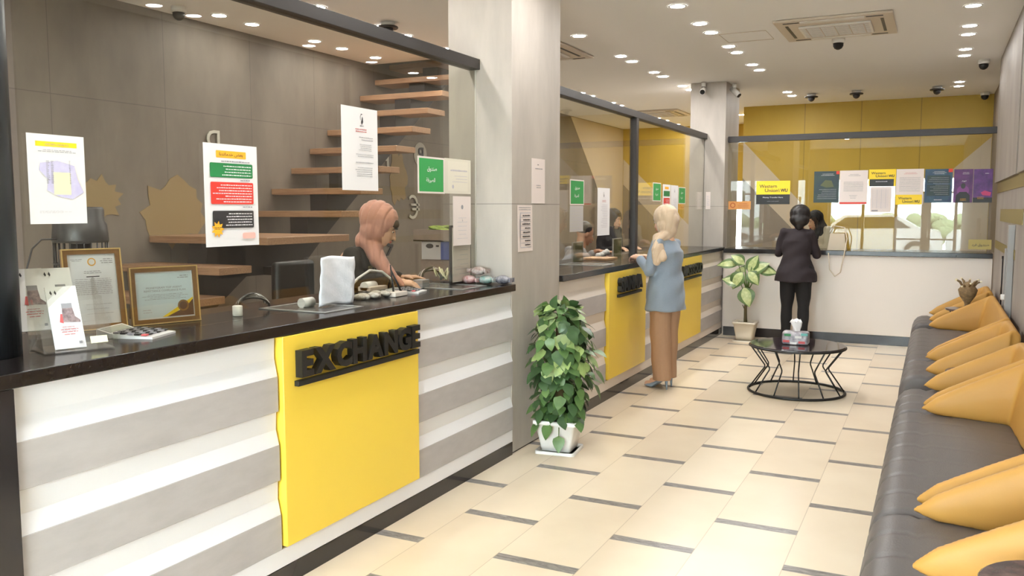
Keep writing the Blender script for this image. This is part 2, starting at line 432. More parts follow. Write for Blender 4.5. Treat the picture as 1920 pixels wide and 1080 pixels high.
# blobs: union of capsules and ellipsoids grown into one continuous surface
def blob(name, prims, voxel, m, smooth=6, fold=None, parent=None, cut=None, local=False):
    t = MB()
    for p in prims:
        if p[0] == 'c': t.caps(p[1], p[2], p[3], p[4], m)
        elif p[0] == 'e': t.ell(p[1], p[2], m, rot=(p[3] if len(p) > 3 else None))
        elif p[0] == 'r': t.rings(p[1], m)
    me = t.mesh('tmp'); o = bpy.data.objects.new('tmp', me); COL.objects.link(o)
    r = o.modifiers.new('r', 'REMESH'); r.mode = 'VOXEL'; r.voxel_size = voxel; r.use_smooth_shade = True
    if smooth:
        sm = o.modifiers.new('s', 'SMOOTH'); sm.iterations = smooth; sm.factor = 0.5
    dg = bpy.context.evaluated_depsgraph_get()
    me2 = bpy.data.meshes.new_from_object(o.evaluated_get(dg)); me2.name = name
    bpy.data.objects.remove(o); bpy.data.meshes.remove(me)
    if fold:
        nn = [v.normal.copy() for v in me2.vertices]
        for v, n in zip(me2.vertices, nn): v.co = v.co + n*fold(v.co)
    me2.materials.clear(); me2.materials.append(m)
    for p in me2.polygons: p.use_smooth = True; p.material_index = 0
    if cut:
        bm = bmesh.new(); bm.from_mesh(me2)
        bmesh.ops.delete(bm, geom=[v for v in bm.verts if cut(v.co)], context='VERTS'); bm.to_mesh(me2); bm.free()
    ob = bpy.data.objects.new(name, me2); COL.objects.link(ob)
    if parent is not None:
        if not local:
            for v in me2.vertices: v.co -= parent.location
        ob.parent = parent
    return ob
# ------------------------------------------------------------------ the setting
CZ = 3.2; XL, XR, XR2 = -5.7, 0.58, 0.655; YF, YB, YB2 = -2.2, 13.8, 16.5; XB = -2.78
m = MB(); m.box(XL-.2, 1.2, YF-.2, YB2+.2, -0.12, 0, FLOOR); struct('floor', m)
m = MB()   # ceiling with the stair opening at the left wall
SX, SY0, SY1 = -4.5, 7.95, 11.4
m.box(SX, 1.2, YF-.2, YB2+.2, CZ, CZ+.15, CEIL); m.box(XL-.2, SX, YF-.2, SY0, CZ, CZ+.15, CEIL); m.box(XL-.2, SX, SY1, YB2+.2, CZ, CZ+.15, CEIL)
m.box(XL-.2, SX+.1, SY0-.1, SY1+.1, 5.6, 5.7, CEIL)
struct('ceiling', m)
m = MB(); m.box(XL-.2, XL, YF-.2, YB2+.2, 0, 5.6, CEMENT_L)
m.box(XL, SX, SY0-.1, SY0, CZ+.15, 5.6, CEMENT_L); m.box(XL, SX, SY1, SY1+.1, CZ+.15, 5.6, CEMENT_L); m.box(SX, SX+.1, SY0-.1, SY1+.1, CZ+.15, 5.6, CEMENT_L)
struct('wall_left', m)
# right wall: near part stands a little forward, upper panel proud of the lower one, inset yellow bands
m = MB(); m.box(XR, XR+.4, YF-.2, 10.66, 0, CZ, CEMENT_R); m.box(XR2, XR2+.3, 10.66, YB2, 0, CZ, CEMENT_D)
struct('wall_right', m)
m = MB(); m.box(XR-.03, XR, 7.9, 10.66, 1.88, CZ-.002, CEMENT_R); m.box(XR-.03, XR, YF, 7.75, 1.88, CZ-.002, CEMENT_R)
m.box(XR-.004, XR, 7.75, 7.9, 1.88, CZ-.002, BLKP)
struct('trim_1', m)
m = MB(); m.box(XR-.006, XR, 7.4, 10.6, 1.77, 1.88, YEL_D); m.box(XR-.006, XR, 7.4, 9.9, 1.48, 1.60, YEL_D); m.box(XR-.006, XR, 7.95, 10.5, 1.19, 1.27, YEL_D)
struct('trim_2', m)
m = MB(); m.box(XR-.05, XR, 8.03, 8.09, 0.0, 1.47, mat('grey_trim', (150, 148, 146), .4), .006); m.box(XR-.035, XR, 8.50, 8.58, 0.0, 1.26, mat('grey_trim', (150, 148, 146), .4), .006)
m.box(XR-.012, XR, 9.2, 9.26, 0.7, 1.16, BLKP)
struct('trim_3', m)
# yellow back wall with its painted diagonals
m = MB(); m.box(XB, XR2, YB, YB2, 0, CZ, YWALL)
def diag(pts, mt, y, t=0.004): m.prism([(x, y-t, z) for x, z in pts], (0, t-.0005, 0), mt)
diag([(-2.775, 2.66), (-1.09, .85), (-1.09, .01), (-2.775, .01)], BEIGE, YB)
diag([(-2.775, 2.09), (-1.9, 1.2), (-1.9, .01), (-2.775, .01)], CEMENT_D, YB-.004)
diag([(.65, 2.61), (-.55, 1.47), (-.55, .01), (.65, .01)], BEIGE, YB)
struct('wall_back', m)
# far wall of the staff side with its narrow window
m = MB()
WX0, WX1, WZ0, WZ1 = -3.52, -3.24, 0.9, 2.13
m.box(XL, WX0, YB2, YB2+.2, 0, CZ, YWALL); m.box(WX1, XB, YB2, YB2+.2, 0, CZ, YWALL); m.box(WX0, WX1, YB2, YB2+.2, 0, WZ0, YWALL); m.box(WX0, WX1, YB2, YB2+.2, WZ1, CZ, YWALL)
m.prism([(-5.69, YB2-.004, 2.60), (-4.0, YB2-.004, .97), (-4.0, YB2-.004, .01), (-5.69, YB2-.004, .01)], (0, .0035, 0), BEIGE)
m.prism([(-5.69, YB2-.008, 2.1), (-4.6, YB2-.008, 1.0), (-4.6, YB2-.008, .01), (-5.69, YB2-.008, .01)], (0, .0035, 0), CEMENT_D)
struct('wall_back_left', m)
m = MB(); m.box(WX0, WX0+.03, YB2+.02, YB2+.08, WZ0, WZ1, BLKP); m.box(WX1-.03, WX1, YB2+.02, YB2+.08, WZ0, WZ1, BLKP); m.box(WX0, WX1, YB2+.02, YB2+.08, 1.62, 1.66, BLKP)
m.box(WX0, WX1, YB2+.045, YB2+.053, WZ0, WZ1, GLASS)
struct('window_1', m)
# painted field on the left wall of the staff side
m = MB(); m.prism([(XL+.001, 13.75, 3.19), (XL+.001, 16.49, 3.19), (XL+.001, 16.49, .01), (XL+.001, 17.0-.51, .01), (XL+.001, 15.9, .9), (XL+.001, 14.98, 2.07)], (.004, 0, 0), BEIGE)
struct('trim_4', m)
# entrance wall behind the camera: glazed shop front
m = MB(); m.box(XL, -2.65, YF-.2, YF, 0, CZ, CEMENT_D); m.box(-2.65, XR, YF-.2, YF, 2.45, CZ, YWALL)
struct('wall_front', m)
m = MB(); xs = [-2.6, -1.76, -.96, .44]
for x in xs: m.box(x-.035, x+.035, YF-.14, YF-.04, 0, 2.45, ALU, .004)
m.box(-2.65, XR, YF-.14, YF-.04, 2.39, 2.45, ALU); m.box(-.96, .44, YF-.14, YF-.04, 2.0, 2.05, ALU); m.box(-2.65, XR, YF-.14, YF-.04, 0, .1, ALU); m.box(-.96, .44, YF-.14, YF-.04, .8, .84, ALU)
m.box(-.36, -.13, YF-.14, YF-.04, .1, 2.0, ALU); m.cyl((-.34, YF, .85), (-.34, YF, 1.35), .015, CHROME); m.cyl((-.2, YF, .85), (-.2, YF, 1.35), .015, CHROME)
m.box(-2.65, XR, YF-.095, YF-.087, .1, 2.39, GLASS)
struct('door_1', m)
# black skirting of the pillar side walls
m = MB(); m.box(XR-.012, XR, YF, 10.8, 0, .1, BLKP); struct('baseboard_right', m)
m = MB(); m.box(XB, XR2, YB-.02, YB-.005, 0, .1, BLKP); struct('baseboard_back', m)

# pavement, low hedge and parked cars seen in the reflections of the glass
PAV = mat('pavement', (196, 192, 186), 0.8, noise=.1); HEDGE = mat('hedge', (128, 140, 104), 0.9, noise=.5, nscale=12)
CARW = mat('white_car_paint', (236, 236, 238), 0.2, coat=.5); CARG = mat('dark_car_glass', (30, 36, 40), 0.08)
m = MB(); m.box(-9, 7, -16, YF-.2, -.15, -.02, PAV); m.box(-6, 0, YB2+.2, YB2+4, -.15, -.02, PAV)
o = struct('floor_outside', m)
def car(cx, cy, body, label):
    t = thing('parked_car', label, 'car', (cx, cy, -.02), 0, 'cars parked outside')
    prof = [(-2.1, .35), (-2.1, .75), (-1.9, .95), (-1.3, 1.0), (-.75, 1.42), (.75, 1.45), (1.4, 1.05), (2.0, .95), (2.1, .7), (2.1, .35)]
    b = MB(); b.rings([[(x, s, z if abs(s) < .9 else min(z, .95)) for x, z in prof] for s in (-.85, -.8, .8, .85)], body, True, False); part('body', b, t, True)
    for s in (-.87, .86): b = MB(); b.prism([(-1.15, s, 1.0), (-.68, s, 1.36), (.68, s, 1.38), (1.2, s, 1.04)], (0, .012, 0), CARG); part('window', b, t, True)
    for x in (-1.35, 1.35):
        for s in (-.8, .8):
            b = MB(); b.cyl((x, s-.1, .32), (x, s+.1, .32), .32, BLK, n=20); b.cyl((x, s-.11, .32), (x, s+.11, .32), .18, ALU, n=14); part('wheel', b, t, True)
    return t
car(-1.9, -7.6, CARW, 'white parked car reflected in the glass left of the door frame')
car(2.4, -8.2, CARW, 'white parked car reflected in the glass by the door leaves')
m = MB(); rd = random.Random(3)
for i in range(170): m.ell((rd.uniform(-8, 7), -15+rd.uniform(-.4, .4), rd.uniform(.3, 1.3)), (rd.uniform(.2, .5), .3, rd.uniform(.15, .35)), HEDGE, 10, 7)
single('hedge', m, 'green hedge across the street reflected in the far glass', 'hedge', kind='stuff')

# ------------------------------------------------------------------ pillars
m = MB(); m.box(-2.89, -2.43, 4.89, 5.66, .012, CZ-.002, CEMENT_P); m.box(-2.885, -2.437, 4.895, 5.655, 0, .012, BLKP)
single('pillar', m, 'wide cement-clad pillar behind the bushy potted plant', 'pillar', (-2.66, 5.28, 0))
m = MB(); m.box(-2.88, -2.43, 10.95, 11.75, .012, CZ-.002, CEMENT_P); m.box(-2.875, -2.437, 10.955, 11.745, 0, .012, BLKP)
single('pillar', m, 'far cement-clad pillar with two cameras near its top', 'pillar', (-2.66, 11.35, 0))

# ------------------------------------------------------------------ counters
BANDS = [(1.075, .91, 0), (.91, .762, 1), (.762, .62, 0), (.62, .468, 1), (.468, .32, 0), (.32, .168, 1), ]
def stripe_face(m, y0, y1, xf=-2.42):
    for zt, zb, g in BANDS:
        if g: m.box(xf-.05, xf, y0, y1, zb, zt, GREYB, .002)
        else:
            zs = zb+(zt-zb)*.45; xb = xf-.014
            m.rings([[(xf-.05, y, zt), (xb, y, zt), (xb-.004, y, zs), (xf-.003, y, zb), (xf-.05, y, zb)] for y in (y0, y1)], WHITE if y0 < 5 else CWALL, True, False)
def counter(y0, y1, label, panels, end_black=False):
    t = thing('service_counter', label, 'counter', (-2.7, (y0+y1)/2, 0))
    m = MB(); m.box(-3.0, -2.47, y0, y1, .085, 1.075, CEMENT_D); part('body', m, t)
    segs = []; p = y0+(.36 if end_black else 0)
    if end_black:
        m = MB(); m.box(-2.47, -2.405, y0, p-.006, .0, 1.075, BLKP); part('end_panel', m, t)
    for a, b in panels: segs.append((p, a-.012)); p = b+.012
    segs.append((p, y1-.002))
    for a, b in segs:
        m = MB(); stripe_face(m, a, b); part('striped_front', m, t)
    m = MB(); m.box(-2.47, -2.424, y0+(.36 if end_black else 0), y1-.002, .088, .167, WHITE if y0 < 5 else CWALL, .002); part('bottom_strip', m, t)
    for a, b in panels:
        m = MB(); m.box(-2.47, -2.40, a, b, .178, 1.075, YEL, .003); part('yellow_panel', m, t)
    m = MB(); m.box(-3.0, -2.425, y0+(.36 if end_black else 0), y1, 0, .085, BLKP); part('plinth', m, t)
    return t
counter(1.2, 4.888, 'near striped service counter with the EXCHANGE panel', [(2.70, 3.73)], True)
counter(5.662, 10.93, 'striped service counter beyond the wide pillar, with two yellow panels', [(6.64, 7.64), (8.75, 9.75)])
m = MB(); m.box(-3.15, -2.40, 1.15, 4.888, 1.077, 1.123, BLACK, .004); single('countertop', m, 'black polished countertop in front, holding brochures and frames', 'countertop', (-2.78, 3, 1.077))
m = MB(); m.box(-3.15, -2.40, 5.662, 10.93, 1.077, 1.123, BLACK, .004); single('countertop', m, 'black polished countertop beyond the wide pillar', 'countertop', (-2.78, 8.3, 1.077))
t = thing('service_counter', 'plain off-white counter below the far glass', 'counter', (-.9, 11.0, 0))
m = MB(); m.box(-2.385, XR-.002, 10.86, 11.3, .115, 1.05, CWALL); part('body', m, t)
m = MB(); m.box(-2.385, XR-.014, 10.865, 11.3, 0, .112, BLKP); part('plinth', m, t)
m = MB(); m.box(-2.418, -2.388, 10.932, 10.948, .0, 1.048, CWALL, .003); part('corner_post', m, t)
m = MB(); m.box(-2.395, XR-.002, 10.83, 11.45, 1.052, 1.106, BLACK, .004); single('countertop', m, 'black countertop below the far glass', 'countertop', (-.9, 11.1, 1.052))

# raised letters
def letters(name_label, word, ya, yb, z0, z1, bar):
    t = thing('lettering_sign', name_label, 'sign', (-2.39, ya, z0))
    n = len(word); tot = 0; ws = []
    for c in word:
        me, b = textmesh(c, .05, .0); ws.append(b[1]-b[0])
    gap = .05; tot = sum(ws)+gap*(n-1); sc = (yb-ya)/tot; y = ya
    for c, w_ in zip(word, ws):
        m = MB(); put_text(m, c, (-2.382, 0, 0), (0, 1, 0), (0, 0, 1), (1, 0, 0), y, z0, w_*sc, z1-z0, BLK, .05, .018)
        part('letter', m, t); y += (w_+gap)*sc
    m = MB(); m.box(-2.40, -2.376, ya-.01, yb+.01, bar-.012, bar+.012, BLK, .002); part('underline_bar', m, t)
letters('black raised EXCHANGE lettering on the near yellow panel', 'EXCHANGE', 2.775, 3.695, .893, 1.008, .868)
letters('black raised SANAA lettering on the middle yellow panel', 'SANAA', 6.84, 7.44, .895, 1.02, .866)
letters('black raised lettering on the farthest yellow panel', 'RASSOUD', 8.84, 9.66, .888, .998, .852)

# partition glass, rails, posts
m = MB(); m.cyl((-2.765, 1.685, 1.124), (-2.765, 1.685, CZ-.002), .118, mat('round_post_metal', (62, 66, 70), .35, metal=.5), n=40); single('steel_post', m, 'thick dark steel post at the left edge of the near counter', 'post', (-2.7, 1.6, 1.124))
t = thing('glass_partition', 'large clear glass screen standing on the near counter', 'glass screen', (-2.69, 3.3, 1.124))
m = MB(); m.box(-2.695, -2.685, 1.80, 4.886, 1.124, 2.49, GLASS); part('glass_pane', m, t)
m = MB(); m.box(-2.74, -2.655, 1.81, 4.888, 2.49, 2.556, STEEL, .003); part('top_rail', m, t)
m = MB(); m.box(-2.693, -2.687, 4.884, 4.889, 1.13, 2.488, WPLAST); part('sealant_line', m, t)
t = thing('glass_partition', 'two-pane glass screen on the counter beyond the wide pillar', 'glass screen', (-2.69, 8.3, 1.124))
m = MB(); m.box(-2.695, -2.685, 5.665, 8.09, 1.124, 2.49, GLASS); part('glass_pane', m, t)
m = MB(); m.box(-2.695, -2.685, 8.15, 10.945, 1.124, 2.49, GLASS); part('glass_pane', m, t)
m = MB(); m.box(-2.74, -2.655, 5.662, 10.948, 2.49, 2.556, STEEL, .003); part('top_rail', m, t)
m = MB(); m.box(-2.725, -2.655, 8.085, 8.155, 1.124, 2.49, STEEL, .003); part('middle_post', m, t)
m = MB(); m.box(-2.693, -2.687, 10.944, 10.949, 1.13, 2.488, DKG); part('sealant_line', m, t)
t = thing('glass_partition', 'wide glass screen across the far end below the dark rail', 'glass screen', (-.9, 11.15, 1.107))
m = MB(); m.box(-2.428, XR2-.002, 11.145, 11.155, 1.107, 2.45, GLASS); part('glass_pane', m, t)
m = MB(); m.box(-2.428, .61, 11.11, 11.18, 2.45, 2.525, STEEL, .003); part('top_rail', m, t)
# ------------------------------------------------------------------ ceiling fittings
def downlight(x, y, label, group):
    t = thing('downlight', label, 'ceiling light', (x, y, CZ), 0, group)
    return t
LX = [(-1.9, [1.2, 2.7, 3.1, 4.6, 5.0, 6.77, 7.48, 7.90, 8.64, 9.0, 9.83, 10.24, 12.3, 12.73], 'recessed downlight in the middle row over the waiting floor'),
      (-3.03, [-.6, 1.2, 2.7, 3.1, 4.2, 7.50, 8.67, 9.03, 9.85, 10.20, 11.09, 11.48, 14.89], 'recessed downlight in the row just behind the counter glass'),
      (-4.46, [3.0, 5.52, 6.33, 6.77, 7.50, 11.12, 11.49, 12.36, 12.73, 14.72, 15.22, 15.98], 'recessed downlight in the row over the staff area'),
      (-5.38, [5.39, 5.77, 6.60, 7.02, 7.59], 'recessed downlight close to the stair wall, seen through the near glass'),
      (.193, [2.7, 3.1, 4.9, 5.3, 6.77-.02, 7.79, 8.62, 9.03, 9.85, 10.25, 12.30, 12.72], 'recessed downlight in the right row above the sofas')]
base = None; dim = None
for x, ys, lab in LX:
    for y in ys:
        if base is None:
            base = downlight(x, y, lab, lab.replace('recessed downlight', 'downlights'))
            m = MB(); m.rings([[V((r*math.cos(a), r*math.sin(a), z)) for a in (2*PI*i/20 for i in range(20))] for r, z in ((.072, -.001), (.07, -.006), (.058, -.006), (.055, -.002))], WPLAST, False)
            part('trim_ring', m, base, True)
            m = MB(); m.lathe((0, 0, 0), [(.056, -.0035), (.055, -.0042), (.02, -.0046)], LAMPM, 20); part('lamp', m, base, True)
        elif dim is None and x in (.193, -5.38):
            dim = downlight(x, y, lab, lab.replace('recessed downlight', 'downlights'))
            m = MB(); m.rings([[V((r*math.cos(a), r*math.sin(a), z)) for a in (2*PI*i/20 for i in range(20))] for r, z in ((.072, -.001), (.07, -.006), (.058, -.006), (.055, -.002))], WPLAST, False)
            part('trim_ring', m, dim, True)
            m = MB(); m.lathe((0, 0, 0), [(.056, -.0035), (.055, -.0042), (.02, -.0046)], LAMPW, 20); part('lamp', m, dim, True)
        else:
            c = dup(base if x not in (.193, -5.38) else (dim or base)); c.location = (x, y, CZ); c['label'] = lab; c['group'] = lab.replace('recessed downlight', 'downlights')

def aircon(cx, cy, lx, ly, label):
    t = thing('air_conditioner', label, 'air conditioner', (cx, cy, CZ))
    z = -.002
    m = MB(); m.box(-lx/2, lx/2, -ly/2, ly/2, z-.022, z, OFFW, .006); part('housing', m, t, True)
    gx, gy = lx*.62, ly*.5
    m = MB(); m.box(-gx/2, gx/2, -gy/2, gy/2, z-.040, z-.022, WPLAST, .005)
    for i in range(-2, 3): m.box(i*gx/5-.004, i*gx/5+.004, -gy/2+.02, gy/2-.02, z-.044, z-.040, OFFW)
    for i in range(9): m.box(-gx/2+.02, gx/2-.02, -gy/2+.03+i*(gy-.06)/8-.003, -gy/2+.03+i*(gy-.06)/8+.003, z-.042, z-.040, INKL)
    part('intake_grille', m, t, True)
    for sx in (-1, 1):
        m = MB(); m.box(sx*(lx/2-.09)-.012, sx*(lx/2-.09)+.012, -ly*.30, ly*.30, z-.026, z-.022, DKG); part('air_slot', m, t, True)
    for sy in (-1, 1):
        for sx in (-1, 1):
            a, b = sorted((sx*lx*.28, sx*lx*.42)); m = MB(); m.box(a, b, sy*(ly/2-.07)-.01, sy*(ly/2-.07)+.01, z-.026, z-.022, DKG); part('air_slot', m, t, True)
        m = MB(); m.box(-lx*.27, lx*.27, sy*(ly/2-.07)-.03, sy*(ly/2-.07)+.03, z-.03, z-.022, WPLAST); part('louvre', m, t, True)
    return t
aircon(-.85, 8.11, .94, .92, 'white cassette air conditioner over the waiting floor')
t = aircon(-3.74, 8.08, .92, .92, 'white cassette air conditioner half hidden by the wide pillar')
aircon(-4.25, 14.0, .95, .95, 'white cassette air conditioner above the far staff glass')
m = MB()
m.tube([(-1.86, 8.02, CZ-.002), (-1.44, 8.02, CZ-.002), (-1.44, 8.45, CZ-.002), (-1.86, 8.45, CZ-.002)], .003, OFFW, 4, True)
single('access_hatch', m, 'faint square hatch cut in the ceiling left of the big air conditioner', 'hatch', (-1.65, 8.2, CZ-.002))
def dome(x, y, label, big=False):
    t = thing('dome_camera', label, 'security camera', (x, y, CZ))
    m = MB(); m.lathe((0, 0, 0), [(.058, -.001), (.06, -.03), (.055, -.045)], WPLAST, 20)
    if big: m.lathe((0, 0, 0), [(.085, -.034), (.09, -.042), (.085, -.052)], DKG, 20)
    part('mount', m, t, True)
    m = MB(); z0 = -.05 if not big else -.052
    m.lathe((0, 0, 0), [(.047, z0+.006), (.046, z0-.02), (.034, z0-.042), (.012, z0-.054)], BLK if not big else DKG, 20)
    part('dome', m, t, True)
dome(-.894, 8.71, 'small dome camera beside the big air conditioner')
dome(.39, 10.64, 'small dome camera at the end of the right light row')
dome(.53, 13.55, 'small dome camera in the far right ceiling corner')
dome(-.06, 12.64, 'flanged dome camera right of centre above the far glass', True)
dome(-1.04, 12.60, 'flanged dome camera in the centre above the far glass', True)
dome(-1.63, 12.67, 'flanged dome camera left of centre above the far glass', True)
dome(-4.29, 6.24, 'large flanged dome camera above the dark rail of the near glass', True)
dome(-5.45, 5.03, 'dome camera high in the staff area by the left wall')
dome(-3.1, 6.35, 'flanged dome camera peeking out beside the wide pillar', True)
def bullet(p, d, label):
    t = thing('bullet_camera', label, 'security camera', p); d = V(d).normalized(); p = V(p)
    m = MB(); m.cyl(p, p+V((0, 0, -.05)), .028, WPLAST); m.tube([p+V((0, 0, -.04)), p+V((0, 0, -.08))], .012, WPLAST); part('bracket', m, t)
    c = p+V((0, 0, -.09)); m = MB(); m.cyl(c-d*.06, c+d*.09, .034, WPLAST, n=18); part('camera_body', m, t)
    m = MB(); m.cyl(c+d*.088, c+d*.096, .03, BLK, n=18); part('lens', m, t)
bullet((-2.70, 10.87, 3.19), (.1, -1, -.45), 'bullet camera on the front of the far pillar')
bullet((-2.37, 11.15, 3.19), (.75, -.25, -.75), 'bullet camera on the side of the far pillar')

# ------------------------------------------------------------------ floating stairs
t = thing('staircase', 'floating wooden stairs with dark steel stringer along the left wall', 'stairs', (-5.1, 6.5, 0))
def tread(y0, y1, z, x1):
    m = MB(); m.box(XL+.004, x1, y0, y1, z-.028, z+.028, WOOD, .004); part('tread', m, t)
tread(4.87, 5.86, 1.362, -4.45)
for i in range(4): tread(4.56-.28*i, 4.89-.28*i, 1.15-.2075*i, -4.63)
for i in range(15): tread(6.02+.285*i, 6.36+.285*i, 1.56+.2075*i, -4.65)
# saw-tooth stringer, upper and lower flight
def stringer(x0, x1):
    m = MB(); up = []; dn = []
    n = 14
    for i in range(n):
        ya, z = 6.08+.285*i, 1.532+.2075*i
        up += [(ya, z), (ya+.285, z)]
    pts = [(5.0, 1.333), (5.98, 1.333), (6.08, 1.333)]+up+[(6.08+.285*n, 1.56+.2075*n-.30), (6.25, 1.30), (5.95, 1.05), (5.0, 1.05)]
    m.prism([(x0, y, z) for y, z in pts], (x1-x0, 0, 0), STEEL)
    pts = [(5.3, 1.05), (5.3, 1.333), (4.9, 1.333)]
    for i in range(4): pts += [(4.86-.28*i, 1.121-.2075*i), (4.60-.28*i, 1.121-.2075*i)]
    pts += [(3.5, .28), (3.5, .02), (3.75, .02)]
    m.prism([(x0, y, z) for y, z in pts], (x1-x0, 0, 0), STEEL)
    return m
part('stringer', stringer(-5.28, -5.08), t)
m = MB(); m.box(-4.95, -4.80, 5.55, 5.70, 0, 1.05, STEEL); m.box(-5.3, -4.8, 5.5, 5.75, 1.05, 1.12, STEEL); part('support_post', m, t)
# ------------------------------------------------------------------ sofas
def cushion(W):
    m = MB(); prof = [(.46, .12), (.46, .42), (.40, .444), (.2, .455), (.02, .458), (-.015, .446), (-.05, .456), (-.10, .452), (-.14, .436), (-.17, .40), (-.187, .35), (-.192, .28), (-.188, .2), (-.175, .12)]
    nr = max(2, round(W/.26)); N = nr*14; R = []
    for i in range(N+1):
        y = W*i/N; u = y/(W/nr); d = min(u-math.floor(u), math.ceil(u)-u if u != math.floor(u) else 0)*(W/nr)
        rib = math.exp(-(d/.012)**2); e = min(y, W-y); en = max(0, 1-e/.035)**2*.03; r = []
        for x, z in prof:
            f = rib*.009 if x < -.02 and 0 < i < N else rib*.002
            cx, cz = .14, .28; dx, dz = cx-x, cz-z; L = math.hypot(dx, dz); k = (f+en)/L
            r.append(V((x+dx*k, y, z+dz*k)))
        R.append(r)
    m.rings(R, LEATHER); return m
def arm_prim(yc, sgn):
    R = []
    for i in range(14):
        t = i/13; x = -.035+.51*t; ta = min(1, .25+t*6) if i else .12
        zb = .462-.03*t; zt = .512+.285*t**.92; h = (zt-zb)/2*(.35 if i == 0 else .75 if i == 1 else 1); zc = (zt+zb)/2
        wd = (.024+.03*t)*ta; n = 18; r = []
        for k in range(n):
            a = 2*PI*k/n; ca, sa = math.cos(a), math.sin(a)
            r.append(V((x, yc+math.copysign(abs(ca)**.7, ca)*wd*(1-.25*(sa > 0)*sa), zc+math.copysign(abs(sa)**.8, sa)*h)))
        R.append(r)
    return ('r', R)
def sofa(y0, y1, label, seats):
    W = y1-y0; t = thing('sofa' if W > 1 else 'armchair', label, 'sofa' if W > 1 else 'armchair', (0, y0, 0))
    m = cushion(W); part('seat_cushion', m, t, True)
    R = []
    n = 22; pts = []
    for i in range(15):
        f = i/14; y = .05+(W-.1)*f; bow = .035*math.sin(PI*f)
        sec = [(.40+bow, .43), (.425+bow, .60), (.465+bow*.6, .76), (.49, .80), (.52, .80), (.545, .76), (.54, .6), (.53, .42)]
        R.append([V((x-.01, y, z)) for x, z in sec])
    sh = blob('shell', [arm_prim(.060, 1), arm_prim(W-.060, -1), ('r', R)], .011, MUST, 7, parent=t, local=True)
    m = MB(); m.box(-.12, .44, .03, W-.03, .07, .125, BLK, .004); part('base_frame', m, t, True)
    for x in (-.08, .40):
        for y in (.06, W-.06):
            m = MB(); m.cyl((x, y, 0), (x, y, .075), .016, CHROME, n=12); part('leg', m, t, True)
    return t
sofa(2.80, 3.475, 'nearest mustard-winged armchair with grey leather seat at the right edge', 1)
sofa(3.485, 5.285, 'near wide grey leather sofa between two armchairs, with mustard wing sides', 2)
sofa(5.295, 5.99, 'mustard-winged armchair in front of the middle gap of the row', 1)
sofa(6.44, 7.14, 'mustard-winged armchair just beyond the middle gap of the row', 1)
sofa(7.15, 9.12, 'far wide grey leather sofa with mustard wing sides', 2)
sofa(9.48, 10.20, 'farthest mustard-winged armchair, next to the plain far counter', 1)
def side_table(x, y, z, r, label):
    t = thing('side_table', label, 'side table', (x, y, 0))
    MARB = mat('dark_marble', (44, 38, 42), 0.15, rgb2=(120, 96, 90), nscale=9)
    m = MB(); m.lathe((0, 0, 0), [(r-.008, z-.02), (r, z-.012), (r, z-.004), (r-.006, z)], MARB, 36); part('tabletop', m, t, True)
    for k in range(3):
        a = 2*PI*k/3+.5; m = MB(); m.tube([(r*.85*math.cos(a), r*.85*math.sin(a), z-.02), (r*.3*math.cos(a), r*.3*math.sin(a), z*.5), (r*.8*math.cos(a), r*.8*math.sin(a), .006)], .006, BLK); part('leg', m, t, True)
side_table(.335, 2.50, .63, .20, 'round dark marble side table at the bottom right corner')
side_table(.28, 6.21, .55, .19, 'round dark side table in the middle gap between the armchairs')
side_table(.27, 9.30, .64, .16, 'round dark side table holding the dried flower ornament')
# ornament
ORN = mat('dried_husk', (150, 122, 84), 0.7, rgb2=(96, 78, 52), nscale=30); ORW = mat('dried_white', (236, 226, 196), 0.7)
t = thing('flower_ornament', 'dried flower ornament with pale tips on the farthest side table', 'ornament', (.30, 9.30, .642)); t.scale = (.78, .78, .72)
m = MB(); m.lathe((0, 0, 0), [(.04, 0), (.05, .01), (.03, .04), (.035, .08), (.09, .17), (.11, .25), (.06, .33), (.02, .36)], ORN, 14); part('vase', m, t, True)
rd = random.Random(5)
for i in range(9):
    a = 2*PI*i/9; m = MB(); p = V((.05*math.cos(a), .05*math.sin(a), .27)); q = V((.14*math.cos(a), .14*math.sin(a), .30+rd.uniform(0, .1)))
    m.tube([p, (p+q)/2+V((0, 0, .03)), q], [.012, .016, .006], ORN, 6); m.ell(q, .014, ORW, 8, 6); part('twig', m, t, True)
# switch and plug on the right wall
t = thing('wall_socket', 'small white socket with a plug low on the right wall', 'socket', (XR-.001, 8.45, .84))
m = MB(); m.box(XR-.012, XR-.001, 8.36, 8.46, .80, .88, WPLAST, .003); part('socket_plate', m, t)
m = MB(); m.box(XR-.06, XR-.012, 8.38, 8.42, .82, .87, WPLAST, .008); part('plug', m, t)

# ------------------------------------------------------------------ wire coffee table
t = thing('coffee_table', 'round black wire coffee table with dark glass top on the tiled floor', 'coffee table', (-1.05, 7.74, 0))
DG = mat('dark_glass_top', (30, 24, 26), 0.06, spec=.8, rgb2=(50, 40, 44), nscale=14)
m = MB(); m.lathe((0, 0, 0), [(.39, .405), (.40, .41), (.40, .418), (.395, .422)], DG, 56); part('tabletop', m, t, True)
def circ(r, z, n=48): return [(r*math.cos(2*PI*i/n), r*math.sin(2*PI*i/n), z) for i in range(n)]
m = MB(); m.tube(circ(.402, .405), .009, BLK, 8, True); part('top_ring', m, t, True)
m = MB(); m.tube(circ(.405, .011), .011, BLK, 8, True); part('base_ring', m, t, True)
for k in range(12):
    a = 2*PI*k/12+.2; c, s_ = math.cos(a), math.sin(a); m = MB()
    m.tube([(r*c, r*s_, z) for r, z in ((.395, .40), (.30, .27), (.268, .225), (.268, .205), (.30, .16), (.40, .015))], .0065, BLK, 6); part('wire_leg', m, t, True)
TISS = mat('tissue_box_print', (206, 200, 204), 0.35, rgb2=(90, 84, 96), nscale=22)
t = thing('tissue_box', 'patterned plastic tissue packet standing on the coffee table', 'tissue box', (-1.06, 7.72, .423))
